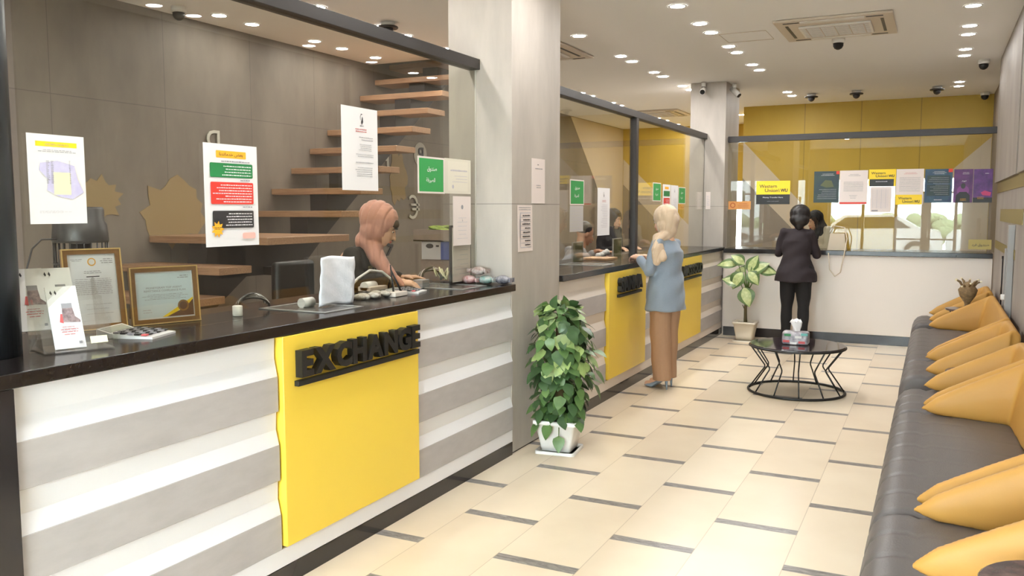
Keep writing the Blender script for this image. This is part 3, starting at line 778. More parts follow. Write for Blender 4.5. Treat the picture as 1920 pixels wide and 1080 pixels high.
m = MB(); m.box(-.11, .11, -.06, .06, 0, .115, TISS, .02)
part('box', m, t, True)
for i, (mt, x0, z0) in enumerate(((INKR, -.1, .02), (GREEN2, -.09, .075), (WPLAST, .0, .06), (INKR, .03, .015), (WPLAST, -.04, .005), (mat('print_teal2', (90, 170, 160), .4), .05, .085))):
    m = MB(); m.box(x0, x0+.055, -.0625, -.060, z0, z0+.02, mt); part('print_patch', m, t, True)
m = MB(); R = []
for i in range(9):
    z = .11+i*.012; r = []
    for k in range(20):
        a = 2*PI*k/20; rr = (.025+.02*i/8)*(1+.3*math.sin(3*a+i*.4)); r.append(V((rr*math.cos(a), rr*.6*math.sin(a), z+(.018*math.sin(5*a) if i == 8 else 0))))
    R.append(r)
m.rings(R, PAPER); part('tissue', m, t, True)

# ------------------------------------------------------------------ plants
def leaf(m, base, d, up, L, W, mt, mt2=None, droop=.35, cup=.15, heart=True, n=7):
    """a bent leaf blade; d direction, up normal"""
    base, d, up = V(base), V(d).normalized(), V(up); s = d.cross(up).normalized(); up = s.cross(d)
    rows = []
    for i in range(n+1):
        t = i/n
        w_ = (math.sin(PI*t**.62)**.85 if heart else math.sin(PI*t**.85))*W/2 if 0 < t < 1 else 0.0006
        c = base+d*(L*(t-.18*droop*t*t))-up*(L*droop*t*t)
        r = []
        for q in (-1, -.55, 0, .55, 1):
            back = d*(-L*.12*abs(q)*(1-t)) if heart else V((0, 0, 0))
            r.append(c+s*(w_*q)+up*(cup*w_*abs(q))+back)
        rows.append([m.bm.verts.new(p) for p in r])
    k1 = m.mi(mt); k2 = m.mi(mt2) if mt2 else k1
    for a, b in zip(rows, rows[1:]):
        for i in range(4):
            f = m.bm.faces.new((a[i], a[i+1], b[i+1], b[i])); f.smooth = True; f.material_index = k2 if i in (1, 2) else k1
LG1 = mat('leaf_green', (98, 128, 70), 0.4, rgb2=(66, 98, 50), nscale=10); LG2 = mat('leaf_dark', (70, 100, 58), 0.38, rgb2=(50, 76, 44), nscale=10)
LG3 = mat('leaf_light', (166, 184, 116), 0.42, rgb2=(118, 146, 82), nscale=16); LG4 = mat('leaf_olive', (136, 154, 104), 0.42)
t = thing('potted_plant', 'bushy green climbing plant in a white square pot by the wide pillar', 'potted plant', (-2.19, 5.12, 0))
def sqpot(m, w0, w1, z0, z1, mt, rim=.012):
    def sq(w_, z, r=.02): 
        p = []
        for cx, cy_, a0 in ((1, -1, -90), (1, 1, 0), (-1, 1, 90), (-1, -1, 180)):
            for a in (0, 45, 90):
                q = math.radians(a0+a); p.append(V((cx*(w_-r)+r*math.cos(q), cy_*(w_-r)+r*math.sin(q), z)))
        return p
    m.rings([sq(w0, z0), sq(w0+(w1-w0)*.3, z0+(z1-z0)*.3), sq(w1, z1-.03), sq(w1+rim, z1-.025), sq(w1+rim, z1), sq(w1-.008, z1), sq(w1-.012, z1-.03)], mt)
m = MB(); sqpot(m, .10, .135, .018, .225, POT_W); o = part('pot', m, t, True); o.rotation_euler = (0, 0, .12)
m = MB(); sqpot(m, .115, .13, 0, .02, POT_W, .004); o = part('saucer', m, t, True); o.rotation_euler = (0, 0, .12)
m = MB(); m.box(-.12, .12, -.12, .12, .19, .205, SOIL); o = part('soil', m, t, True); o.rotation_euler = (0, 0, .12)
m = MB(); m.cyl((0, 0, .2), (0, 0, .9), .03, BARK, n=10)
rd = random.Random(11)
fol = MB(); 
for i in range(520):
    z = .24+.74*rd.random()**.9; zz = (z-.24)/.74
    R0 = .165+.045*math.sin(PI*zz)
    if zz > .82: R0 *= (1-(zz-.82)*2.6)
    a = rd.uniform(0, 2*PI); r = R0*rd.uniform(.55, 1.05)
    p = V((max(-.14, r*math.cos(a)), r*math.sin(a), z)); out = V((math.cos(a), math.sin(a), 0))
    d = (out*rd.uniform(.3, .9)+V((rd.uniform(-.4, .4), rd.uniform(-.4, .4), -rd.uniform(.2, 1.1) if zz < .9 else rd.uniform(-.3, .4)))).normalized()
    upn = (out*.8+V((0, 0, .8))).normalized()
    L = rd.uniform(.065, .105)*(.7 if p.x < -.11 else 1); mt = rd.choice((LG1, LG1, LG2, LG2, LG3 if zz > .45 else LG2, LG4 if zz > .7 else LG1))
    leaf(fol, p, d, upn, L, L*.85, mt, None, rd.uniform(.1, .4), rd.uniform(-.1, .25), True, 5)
for a, r, z, dz in ((-.2, .27, .70, -.1), (.1, .25, .55, -.5), (.15, .24, .45, -.8), (2.9, .22, .70, -.3), (-1.7, .15, .20, -.9), (-1.2, .17, .13, -.95), (-2.2, .17, .2, -.6), (-.5, .19, .40, -.9)):
    p = V((r*math.cos(a), r*math.sin(a), z)); m.tube([V((p.x*.3, p.y*.3, z+.1)), V((p.x*.8, p.y*.8, z+.06)), p], .003, STEM, 5)
    leaf(fol, p, V((math.cos(a)*.5, math.sin(a)*.5, dz)), V((math.cos(a), math.sin(a), .5)), .10, .08, LG1, None, .2, .1, True, 6)
part('moss_pole', m, t, True); part('foliage', fol, t, True)

t = thing('potted_plant', 'broad-leaved variegated plant in a cream pot in the far corner', 'potted plant', (-2.035, 10.5, 0))
m = MB(); sqpot(m, .095, .125, 0.012, .24, POT_C); part('pot', m, t, True)
m = MB(); sqpot(m, .11, .125, 0, .014, POT_C, .003); part('saucer', m, t, True)
m = MB(); m.box(-.11, .11, -.11, .11, .2, .215, SOIL); part('soil', m, t, True)
m = MB(); m.tube([(0, 0, .2), (-.005, 0, .4), (.01, 0, .55), (.02, 0, .66)], [.022, .018, .02, .016], BARK, 10)
m.tube([(0, 0, .36), (-.04, -.01, .44)], [.01, .004], BARK, 6); part('stem', m, t, True)
DV1 = mat('variegated_edge', (104, 128, 76), 0.35, rgb2=(70, 96, 54), nscale=20); DV2 = mat('variegated_centre', (212, 218, 160), 0.35, rgb2=(150, 170, 106), nscale=24)
for tip, base, L, W, dr in [((-.32, -.06, .90), (-.10, 0, .93), .30, .12, .35), ((-.14, -.05, 1.0), (-.03, 0, .93), .22, .13, .3), ((.12, .02, 1.05), (.02, 0, .84), .27, .14, .2), ((.22, -.04, .92), (.05, -.02, .83), .28, .15, .4),
                            ((.34, -.03, .82), (.13, -.02, .86), .26, .14, .55), ((-.26, -.1, .74), (-.06, -.03, .70), .26, .15, .3), ((-.12, -.12, .66), (-.04, -.04, .84), .26, .16, .5), ((.06, -.14, .40), (-.02, -.05, .66), .28, .17, .35),
                            ((.13, -.12, .70), (.03, -.05, .85), .22, .14, .5), ((.05, .2, .92), (.02, .04, .85), .24, .13, .4), ((-.2, .15, .86), (-.02, .04, .84), .24, .13, .4)]:
    d = V(tip)-V(base); m = MB(); s0 = V((.015, 0, .60 if base[2] > .7 else .5))
    m.tube([s0, (s0+V(base))/2+V((0, 0, -.02)), V(base)], [.009, .007, .005], STEM, 6)
    leaf(m, base, d+V((0, 0, L*dr*.6)), V((-d.x*.4, -.75, .6)), L*.9, W*1.25, DV1, DV2, dr, .12, False, 10)
    part('leaf', m, t, True)
# ------------------------------------------------------------------ people
def rotm(pitch=0, yaw=0, roll=0):
    """pitch: nod forward, yaw: turn left, in a frame with x forward, y left, z up"""
    return Matrix.Rotation(yaw, 3, 'Z') @ Matrix.Rotation(pitch, 3, 'Y') @ Matrix.Rotation(roll, 3, 'X')
def hand_prims(w, d, n, s=1.0, curl=.5, thumb=1):
    """palm and five fingers; w wrist, d pointing direction, n back-of-hand normal"""
    w, d, n = V(w), V(d).normalized(), V(n); sd = d.cross(n).normalized()*thumb; n = (n-d*n.dot(d)).normalized()
    P = [('c', w, .024*s, w+d*.035*s, .026*s), ('c', w+d*.03*s-sd*.018*s, .017*s, w+d*.085*s-sd*.026*s, .0145*s), ('c', w+d*.03*s+sd*.016*s, .018*s, w+d*.088*s+sd*.024*s, .0145*s), ('c', w+d*.04*s, .018*s, w+d*.088*s, .016*s)]
    for k, (off, L) in enumerate(((-.034, .060), (-.012, .074), (.011, .080), (.034, .072))):
        off = -off; L2 = L*s; b = w+d*.088*s+sd*off*s*.9; c = curl*(1+.12*k)
        seg = L2/3; dd = d.copy(); p = b; r = .0095*s
        for j in range(3):
            a = c*(.5+.35*j); dd = (d*math.cos(a)-n*math.sin(a)+sd*off*1.2).normalized(); q = p+dd*seg*1.05
            P.append(('c', p, r, q, r*.92)); p = q; r *= .92
    b = w+d*.028*s-sd*(-.030*s)*1.0
    t1 = b+(d*.55+sd*.75-n*.25).normalized()*.036*s; t2 = t1+(d*.9+sd*.25-n*.35).normalized()*.030*s
    P += [('c', b, .014*s, t1, .0115*s), ('c', t1, .0115*s, t2, .0095*s)]
    return P
BASEJ = dict(pel=(0, 0, .93), wai=(0, 0, 1.06), che=(.0, 0, 1.23), nek=(-.01, 0, 1.38), hed=(.02, 0, 1.52), hp=.05, hy=0,
             sL=(-.01, .165, 1.335), sR=(-.01, -.165, 1.335), eL=(-.03, .22, 1.06), eR=(-.03, -.22, 1.06), wL=(.04, .21, .84), wR=(.04, -.21, .84),
             dL=(0, 0, -1), dR=(0, 0, -1), nL=(0, 1, 0), nR=(0, -1, 0), curlL=.5, curlR=.5,
             hL=(0, .085, .88), hR=(0, -.085, .88), kL=(.02, .09, .48), kR=(.02, -.09, .48), aL=(-.01, .09, .085), aR=(-.01, -.09, .085), legs=True, heel=0.0)
def human(label, loc, rotz, J, skin=SKIN, hair=None, eyes=True):
    j = dict(BASEJ); j.update(J); t = thing('person', label, 'person', loc, rotz)
    g = lambda k: V(j[k]); H = g('hed'); R = rotm(j['hp'], j['hy']); hd = lambda x, y, z: H+R@V((x, y, z))
    P = [('e', g('pel'), (.09, .125, .12)), ('c', g('pel'), .09, g('wai'), .082), ('c', g('wai'), .082, g('che'), .10), ('e', g('che')+V((0, .05, 0)), (.085, .075, .12)), ('e', g('che')+V((0, -.05, 0)), (.085, .075, .12)),
         ('c', g('nek')-V((0, 0, .04)), .062, hd(-.02, 0, -.06), .052), ('c', g('sL'), .032, g('sR'), .032),
         ('e', hd(-.012, 0, .022), (.094, .074, .097), R), ('e', hd(.025, 0, -.03), (.066, .058, .08), R), ('e', hd(.05, 0, -.088), (.03, .034, .026), R),
         ('c', hd(.082, 0, .004), .008, hd(.104, 0, -.034), .0115), ('e', hd(.078, 0, -.062), (.016, .024, .012), R), ('e', hd(-.005, .074, -.012), (.018, .009, .03), R), ('e', hd(-.005, -.074, -.012), (.018, .009, .03), R)]
    for s in 'LR':
        P += [('c', g('s'+s), .034, g('e'+s), .034), ('c', g('e'+s), .034, g('w'+s), .025)]
        P += hand_prims(g('w'+s), j['d'+s], j['n'+s], 1.0, j['curl'+s], 1 if s == 'L' else -1)
        if j['legs']:
            a = g('a'+s)
            P += [('c', g('h'+s), .072, g('k'+s), .052), ('c', g('k'+s), .058, a+V((0, 0, j['heel'])), .036), ('c', a+V((-.02, 0, j['heel']-.03)), .032, V((a.x+.13, a.y, .035)), .026), ('c', V((a.x+.12, a.y, .035)), .03, V((a.x+.17, a.y, .03)), .022)]
    blob('body', P, .0065, skin, 3, parent=t, local=True)
    if eyes:
        for s in (1, -1):
            m = MB(); m.ell(hd(.079, .027*s, .003), (.005, .009, .0035), EYEW, 10, 8, R); m.ell(hd(.0835, .027*s, .003), (.004, .0055, .005), HAIR, 8, 6, R); part('eye', m, t, True)
            m = MB(); m.tube([hd(.086, .012*s, .024), hd(.087, .028*s, .029), hd(.076, .044*s, .023)], [.003, .0035, .002], HAIR, 5); part('eyebrow', m, t, True)
        m = MB(); m.ell(hd(.093, 0, -.058), (.006, .019, .004), LIP, 10, 6, R); m.ell(hd(.092, 0, -.066), (.006, .016, .005), LIP, 10, 6, R); part('lips', m, t, True)
    t['_'] = 0; del t['_']
    return t, j, hd, R, H
def inv(H, R): 
    Ri = R.transposed(); return lambda co: Ri @ (V(co)-H)
def headscarf(t, j, hd, R, H, m, drape=(), fr=.05, foldf=9, back=0.0, name='headscarf'):
    P = [('e', hd(-.022-back, 0, .03), (.108+back, .098, .108), R), ('e', hd(-.028, 0, -.045), (.097, .097, .10), R), ('e', hd(-.005, 0, -.115), (.078, .075, .05), R), ('c', hd(-.03, 0, -.1), .075, V(j['nek'])+V((.0, 0, .03)), .08)]
    P += list(drape); L = inv(H, R)
    def cut(co):
        q = L(co); return q.x > fr and abs(q.y) < .058 and -.098 < q.z < .05-1.2*max(0, abs(q.y)-.03)
    def fold(co):
        q = L(co); a = math.atan2(q.y, q.x); p = q.x*.9+q.z*.38; return -.0075*(1-abs(math.sin(62*p+1.6*math.sin(11*q.z+2)+5*abs(q.y))))**3+.0015*math.sin(foldf*a+q.z*22)
    return blob(name, P, .006, m, 5, fold, t, cut, True)
def jacket(t, j, m, hem_z, hem=(.17, .22), k=1.0, sleeve=.85, name='blazer', foldamp=.004, open_=False):
    g = lambda q: V(j[q]); P = []
    def ring(c, rx, ry, n=20): return [V((c.x+rx*math.cos(a), c.y+ry*math.sin(a), c.z)) for a in (2*PI*i/n for i in range(n))]
    R = []; pel = g('pel'); R.append(ring(V((pel.x, pel.y, hem_z)), hem[0], hem[1])); R.append(ring(V((pel.x, pel.y, (hem_z+pel.z)/2+.02)), hem[0]*.93, hem[1]*.93)); R.append(ring(pel+V((0, 0, .03)), .145*k, .185*k)); R.append(ring(g('wai'), .125*k, .16*k))
    R.append(ring(g('che'), .135*k, .175*k)); c = (g('sL')+g('sR'))/2; R.append(ring(c, .085*k, .135*k)); R.append(ring(c+V((0, 0, .05)), .055*k, .07*k))
    P.append(('r', R)); P.append(('c', g('sL'), .052*k, g('sR'), .052*k))
    for s in 'LR':
        w_ = g('e'+s)+(g('w'+s)-g('e'+s))*sleeve
        P += [('c', g('s'+s), .056*k, g('e'+s), .05*k), ('c', g('e'+s), .05*k, w_, .041*k)]
    def fold(co): return foldamp*(math.sin(co.z*38+co.y*21+3*math.sin(co.x*14))+.6*math.sin(co.z*11-co.x*33+co.y*9))
    return blob(name, P, .009, m, 5, fold, t, None, True)
def trousers(t, j, m, k0=.105, k1=.075, k2=.07, bottom=.10, name='trousers'):
    g = lambda q: V(j[q]); P = [('e', g('pel'), (.125, .165, .13))]
    for s in 'LR':
        a = g('a'+s); a = V((a.x, a.y, bottom-.03))
        P += [('c', g('h'+s), k0, g('k'+s), k1), ('c', g('k'+s), k1, a, k2)]
    def fold(co): return .003*math.sin(co.z*24+co.x*30)
    return blob(name, P, .009, m, 4, fold, t, lambda co: co.z < bottom, True)
def heels(t, j, m, hh):
    for s in 'LR':
        a = V(j['a'+s]); b = MB()
        b.rings([[V((x, a.y+w_*math.cos(q), z0+h_*math.sin(q) if math.sin(q) > 0 else z0+.2*h_*math.sin(q))) for q in (2*PI*i/14 for i in range(14))] for x, w_, z0, h_ in
                 ((a.x-.055, .02, hh+.02, .045), (a.x-.03, .034, hh+.014, .04), (a.x+.03, .032, hh*.7+.01, .03), (a.x+.09, .040, .015, .045), (a.x+.15, .030, .01, .035), (a.x+.19, .008, .01, .018))], m)
        b.cyl((a.x-.045, a.y, hh+.01), (a.x-.05, a.y, 0), .014, m, .006, 8); part('shoe', b, t, True)

# customer in the light blue blazer at the middle counter
J = dict(heel=.075, sL=(-.01, .15, 1.305), sR=(-.0, -.12, 1.285), eL=(.03, .205, 1.06), eR=(.06, -.19, 1.07), wL=(.22, .10, 1.165), wR=(.25, -.06, 1.165), dL=(.9, -.25, .12), dR=(.95, .2, .05), nL=(-.1, .3, .9), nR=(0, -.3, .9), curlL=.9, curlR=.7,
         hed=(.035, 0, 1.50), hp=.28, kL=(.0, .07, .5), kR=(.02, -.07, .5), aL=(-.02, .06, .085), aR=(.03, -.08, .085))
t, j, hd, R, H = human('person in a light blue linen blazer, tan trousers and beige headscarf at the counter', (-2.135, 7.38, 0), math.radians(160), J)
jacket(t, j, BLAZER, .705, (.165, .215), 1.0, .86)
trousers(t, j, TROUS, .10, .095, .085, .085); heels(t, j, HEEL, .07)
headscarf(t, j, hd, R, H, SCARF, [('e', hd(-.075, 0, .0), (.075, .09, .10), R), ('c', V((-.02, .02, 1.38)), .06, V((-.01, .12, 1.34)), .05), ('c', V((-.0, .13, 1.345)), .05, V((-.03, .19, 1.25)), .045), ('c', V((-.03, .19, 1.25)), .045, V((-.05, .205, 1.15)), .038), ('c', V((-.02, .15, 1.30)), .04, V((-.085, .165, 1.18)), .036)], .06, 11, .01)
# customer in the black suit at the far counter
J = dict(hp=.38, hed=(.09, -.02, 1.50), nek=(.04, -.01, 1.375), che=(.02, 0, 1.23), sL=(.01, .15, 1.33), sR=(.03, -.15, 1.315), eL=(.05, .21, 1.08), eR=(.09, -.22, 1.06), wL=(.27, .12, 1.16), wR=(.29, -.14, 1.15), dL=(.9, -.2, .0), dR=(.9, .3, 0), nL=(0, 0, 1), nR=(0, 0, 1), heel=.05,
         kL=(.02, .095, .49), kR=(.0, -.095, .49), aL=(.0, .10, .085), aR=(-.03, -.10, .085))
t, j, hd, R, H = human('person in a black suit seen from behind, leaning on the far counter', (-1.455, 10.44, 0), math.radians(90), J, eyes=False)
jacket(t, j, SUIT, .755, (.185, .245), .97, .92); trousers(t, j, SUITT, .118, .072, .055, .12); heels(t, j, SUITT, .05)
blob('hair', [('e', hd(-.04, 0, .03), (.12, .118, .115), R), ('e', hd(-.06, 0, -.05), (.09, .112, .085), R), ('c', hd(-.06, 0, -.07), .07, hd(-.05, 0, -.13), .05)], .008, HAIR, 4, lambda co: .003*math.sin(co.x*90+co.y*60), t, None, True)
# teller in the peach headscarf behind the near glass
J = dict(pel=(0, 0, .95), wai=(.03, 0, 1.07), che=(.12, 0, 1.24), nek=(.215, 0, 1.375), hed=(.31, -.005, 1.50), hp=.52, hy=-.06, sL=(.14, .165, 1.33), sR=(.15, -.165, 1.32), eL=(.20, .24, 1.185), eR=(.20, -.22, 1.185), wL=(.41, .15, 1.165), wR=(.41, -.11, 1.165),
         dL=(.95, -.1, .05), dR=(.95, .15, -.1), nL=(0, .3, .9), nR=(0, -.2, .9), curlL=.35, curlR=.6)
t, j, hd, R, H = human('person in a peach headscarf and dark top looking down behind the near glass', (-3.31, 4.19, 0), math.radians(25), J)
jacket(t, j, DKTOP, .80, (.16, .2), 1.0, .8, 'top'); trousers(t, j, SUITT, .105, .08, .07, .1)
headscarf(t, j, hd, R, H, PEACH, [('e', hd(-.07, 0, .02), (.085, .092, .11), R), ('c', hd(-.01, -.02, -.12), .06, V((.29, -.07, 1.30)), .055), ('c', V((.29, -.07, 1.30)), .055, V((.37, -.12, 1.22)), .036), ('c', V((.37, -.12, 1.22)), .036, V((.45, -.13, 1.15)), .018)], .058, 8, .02)
blob('undercap', [('e', hd(.006, 0, .046), (.086, .062, .044), R)], .006, DKCAP, 2, None, t, None, True)
OLV = MB(); OLV.box(.235, .25, -.10, .06, 1.08, 1.26, OLIVE, .006); part('vest_front', OLV, t, True)
# teller in grey behind the second glass
J = dict(pel=(0, 0, .72), wai=(.03, 0, .84), che=(.10, 0, 1.03), nek=(.16, 0, 1.2), hed=(.22, 0, 1.335), hp=.35, sL=(.11, .19, 1.14), sR=(.11, -.19, 1.14), eL=(.2, .24, .98), eR=(.2, -.24, .98), wL=(.40, .14, 1.14), wR=(.40, -.14, 1.14), dL=(.9, -.2, 0), dR=(.9, .2, 0), nL=(0, 0, 1), nR=(0, 0, 1), legs=False)
t, j, hd, R, H = human('person with short dark hair and grey shirt seated behind the second glass', (-3.55, 8.45, 0), math.radians(42), J, SKIN2)
jacket(t, j, GREYSH, .56, (.15, .18), 1.08, .8, 'shirt')
blob('hair', [('e', hd(-.028, 0, .045), (.092, .082, .09), R)], .007, HAIR, 3, None, t, None, True)
m = MB(); m.box(.0, .3, -.2, .2, .50, .54, BLK, .01); m.cyl((.15, 0, 0), (.15, 0, .52), .03, BLK)
o = single('office_stool', m, 'black stool under the person in the grey shirt', 'stool', (0, 0, 0)); o.location = (-3.70, 8.30, 0)
# two staff in black headscarves
J2 = dict(hp=.25, hed=(.05, 0, 1.475), nek=(.0, 0, 1.35), wL=(.20, .15, 1.13), wR=(.20, -.15, 1.13), eL=(-.02, .22, 1.07), eR=(-.02, -.22, 1.07), dL=(1, 0, 0), dR=(1, 0, 0), nL=(0, 0, 1), nR=(0, 0, 1))
t, j, hd, R, H = human('person in a black headscarf standing behind the second glass by the dark post', (-3.62, 10.05, 0), math.radians(-15), J2)
jacket(t, j, SUITT, .7, (.17, .2), 1.0, .9, 'robe'); trousers(t, j, SUITT, .11, .1, .1, .05); headscarf(t, j, hd, R, H, SCARF_B, [('c', V((0, 0, 1.35)), .11, V((0, 0, 1.25)), .14)], .06)
J2 = dict(J2); J2.update(hp=.35, hed=(.09, 0, 1.45), nek=(.02, 0, 1.32), wL=(.28, .12, 1.15), wR=(.28, -.1, 1.15), eL=(.05, .22, 1.08))
t, j, hd, R, H = human('person in a black headscarf bending over behind the far glass', (-1.36, 11.85, 0), math.radians(222), J2)
jacket(t, j, mat('cream_knit', (206, 196, 178), .8), .72, (.17, .2), .98, .9, 'cardigan'); trousers(t, j, SUITT, .11, .1, .1, .05)
headscarf(t, j, hd, R, H, SCARF_B, [('c', V((.03, 0, 1.36)), .11, V((.02, 0, 1.26)), .15), ('c', V((.02, 0, 1.26)), .14, V((.06, -.05, 1.15)), .1)], .055)
# ------------------------------------------------------------------ papers on the near glass
UY, UX, VZ = (0, 1, 0), (1, 0, 0), (0, 0, 1)
GX = -2.684
S = Sheet((GX, 1.822, 1.552), UY, VZ, .211, .30, PAPER)
S.rect(.14, .865, .72, .055, PYEL).text('WESTERN UNION POS', .3, .878, .42, .022, INKG).lines(.16, .80, .70, .035, 2, INKG, 'c', .35, 3)
S.poly([(.2, .68), (.5, .71), (.8, .66), (.85, .5), (.95, .36), (.75, .28), (.5, .31), (.3, .38), (.33, .5), (.18, .6)], VIO).rect(.42, .33, .30, .25, CREAM)
S.lines(.30, .45, .06, .26, 16, INKG, 'l', .4, 5).lines(.38, .45, .05, .26, 16, INKG, 'l', .4, 6).lines(.70, .45, .03, .27, 16, INKG, 'l', .4, 7).lines(.15, .12, .6, .03, 3, INKL, 'l', .35, 8)
S.done('notice_sheet', 'white notice with a yellow header strip taped beside the dark post')
S = Sheet((GX, 2.577, 1.445), UY, VZ, .306, .428, PAPER)
S.rrect(.22, .865, .56, .07, PORG, .004).text('أسعار'[::-1] if False else '\ufe8e\ufee7\ufeaa\ufe97\ufe8e\ufee3\ufeaa\ufea7 \ufebe\ufecc\ufe91', .28, .878, .44, .04, INK, .01)
S.lines(.3, .825, .55, .018, 1, INKG, 'r', .7, 2).rrect(.1, .675, .80, .14, GREEN2).lines(.13, .685, .74, .115, 4, PAPER, 'r', .35, 4)
S.lines(.65, .645, .2, .014, 1, INKG, 'r', .8, 2).rrect(.1, .415, .80, .215, RED).lines(.13, .425, .74, .19, 7, PAPER, 'r', .38, 9)
S.lines(.68, .38, .2, .014, 1, INKG, 'r', .8, 2).rrect(.12, .18, .77, .17, DKG).lines(.3, .195, .56, .14, 5, PAPER, 'r', .36, 12)
S.star(.2, .17, .022, .036, 9, PORG).lines(.13, .165, .14, .03, 2, INK, 'c', .4, 2).rrect(.66, .07, .25, .06, PINK, .008)
S.done('notice_sheet', 'large white poster with green, red and black boxes and a yellow star')
def logo(S, x, y, s, mt):
    S.poly([(x-.02*s, y), (x, y-.035*s), (x+.04*s, y), (x+.03*s, y+.05*s), (x+.01*s, y+.07*s), (x, y+.03*s)], mt)
    S.poly([(x-.035*s, y+.02*s), (x-.045*s, y+.06*s), (x-.02*s, y+.10*s), (x+.015*s, y+.095*s), (x+.01*s, y+.085*s), (x-.015*s, y+.088*s), (x-.034*s, y+.06*s), (x-.026*s, y+.02*s)], mt)
S = Sheet((GX, 3.484, 1.698), UY, VZ, .308, .424, PAPER)
logo(S, .55, .83, 1, INK); S.lines(.47, .775, .16, .016, 1, INKG, 'c', .8, 1).lines(.3, .70, .45, .055, 2, INKR, 'c', .35, 3)
S.lines(.4, .60, .45, .06, 2, INKG, 'r', .28, 5).lines(.45, .48, .36, .09, 4, INKG, 'r', .3, 6).lines(.2, .40, .66, .05, 2, INKG, 'r', .3, 7).lines(.35, .33, .5, .02, 1, INKG, 'r', .5, 2).lines(.3, .16, .52, .13, 5, INKG, 'r', .28, 9)
S.done('notice_sheet', 'white letter with a dark emblem and red lines, hung in front of the stairs')
AR1, AR2 = '\ufed5\ufeed\ufeaa\ufee8\ufebb', '\ufe94\ufed3\ufeae\ufef4\ufebc\ufedf\ufe8d'
def green_sign(o, u, v, w_, h_, label, words=True):
    S = Sheet(o, u, v, w_, h_, PAPER_W); S.rect(.05, .05, .9, .9, GREEN).text(AR1, .34, .58, .46, .15, PAPER, .018, False).text(AR2, .3, .28, .52, .15, PAPER, .018, False)
    return S.done('cashier_sign', label, 'sign')
green_sign((GX, 4.182, 1.694), UY, VZ, .30, .214, 'green sign with white Arabic words on the near glass')
S = Sheet((GX-.0005, 4.483, 1.697), UY, VZ, .325, .214, mat('paper_cream', (222, 216, 200), .6)); S.rect(.12, .08, .76, .85, mat('paper_cream2', (228, 222, 206), .6)).lines(.2, .62, .65, .1, 1, INKL, 'r', .5, 2).lines(.15, .3, .7, .25, 3, INKL, 'r', .2, 3).disc(.3, .2, .012, INKL)
S.done('notice_sheet', 'pale cream certificate on the glass right of the green sign')
S = Sheet((GX, 4.582, 1.374), UY, VZ, .224, .308, PAPER_W); S.disc(.5, .78, .014, INKG).lines(.2, .1, .6, .5, 6, INKL, 'c', .12, 4); logo(S, .5, .5, .5, INKG)
S.done('notice_sheet', 'narrow white letter with a small round seal, above the dark-framed one')
t = thing('document_stand', 'dark-framed upright document stand at the end of the near counter', 'document stand', (-2.74, 4.72, 1.124))
m = MB()
for a, b, c, d in ((4.60, 4.615, 1.126, 1.50), (4.845, 4.86, 1.126, 1.50), (4.60, 4.86, 1.126, 1.140), (4.60, 4.86, 1.487, 1.50)): m.box(-2.725, -2.712, a, b, c, d, DKG)
part('frame', m, t)
S = Sheet((-2.709, 4.617, 1.142), UY, VZ, .226, .34, PAPER_W); S.lines(.15, .1, .7, .8, 9, INKL, 'r', .12, 4); part('document', S.mb, t)
# papers on the second glass
green_sign((GX, 6.463, 1.635), UY, VZ, .312, .21, 'green sign with white Arabic words nearest the pillar on the second glass')
S = Sheet((GX, 6.463, 1.414), UY, VZ, .295, .216, mat('paper_grey', (196, 192, 186), .6)); S.lines(.05, .03, .9, .94, 8, INKL, 'j', .15, 3); S.done('notice_sheet', 'grey sheet hanging under the green sign on the second glass')
S = Sheet((GX, 7.10, 1.366), UY, VZ, .312, .424, PAPER); logo(S, .5, .83, .8, INK); S.lines(.3, .7, .45, .05, 2, INKR, 'c', .3, 3).lines(.25, .16, .55, .5, 14, INKL, 'r', .25, 9); S.done('notice_sheet', 'tall white letter with a dark emblem, left of the dark glass post')
green_sign((GX, 8.733, 1.685), UY, VZ, .295, .197, 'green sign just right of the dark glass post')
S = Sheet((GX, 9.10, 1.55), UY, VZ, .295, .322, PAPER); S.rect(.25, .84, .5, .08, PORG).rect(.1, .60, .8, .18, GREEN2).rect(.1, .22, .8, .32, RED).lines(.15, .26, .7, .24, 4, PAPER, 'r', .3, 3).rect(.12, .03, .76, .15, DKG); S.done('notice_sheet', 'small white poster with green and red boxes above the blazer')
S = Sheet((GX, 9.414, 1.44), UY, VZ, .30, .43, PAPER); logo(S, .5, .83, .8, INK); S.lines(.25, .16, .55, .5, 14, INKL, 'r', .25, 9); S.done('notice_sheet', 'plain white letter between the small poster and the last green sign')
green_sign((GX, 9.73, 1.662), UY, VZ, .305, .195, 'last green sign on the second glass, nearest the far pillar')
S = Sheet((-2.66, 10.944, 1.60), UX, VZ, .06, .22, PAPER_W); S.lines(.2, .2, .6, .6, 6, INKL, 'l', .3, 3); S.done('notice_sheet', 'thin pale strip of paper on the face of the far pillar')
# pillar papers
S = Sheet((-2.428, 5.181, 1.640), UY, VZ, .215, .30, PAPER_W); S.lines(.4, .85, .15, .03, 1, INK, 'c', .6, 1).lines(.25, .76, .55, .035, 1, INKG, 'c', .6, 2).lines(.25, .33, .5, .1, 2, INKG, 'c', .35, 4); S.done('notice_sheet', 'upper white sheet taped on the wide pillar', group=None)
S = Sheet((-2.428, 4.975, 1.323), UY, (0, -.03, 1), .225, .305, PAPER_W)
S.lines(.08, .88, .8, .09, 2, INKG, 'j', .35, 5).rect(.15, .08, .72, .76, INKL)
for i in range(8): S.rect(.17, .10+i*.092, .68, .078, PAPER_W)
S.lines(.25, .1, .55, .72, 8, INK, 'r', .35, 6).rect(.10, .3, .04, .4, INKG)
S.done('notice_sheet', 'lower white table of rates taped on the wide pillar')

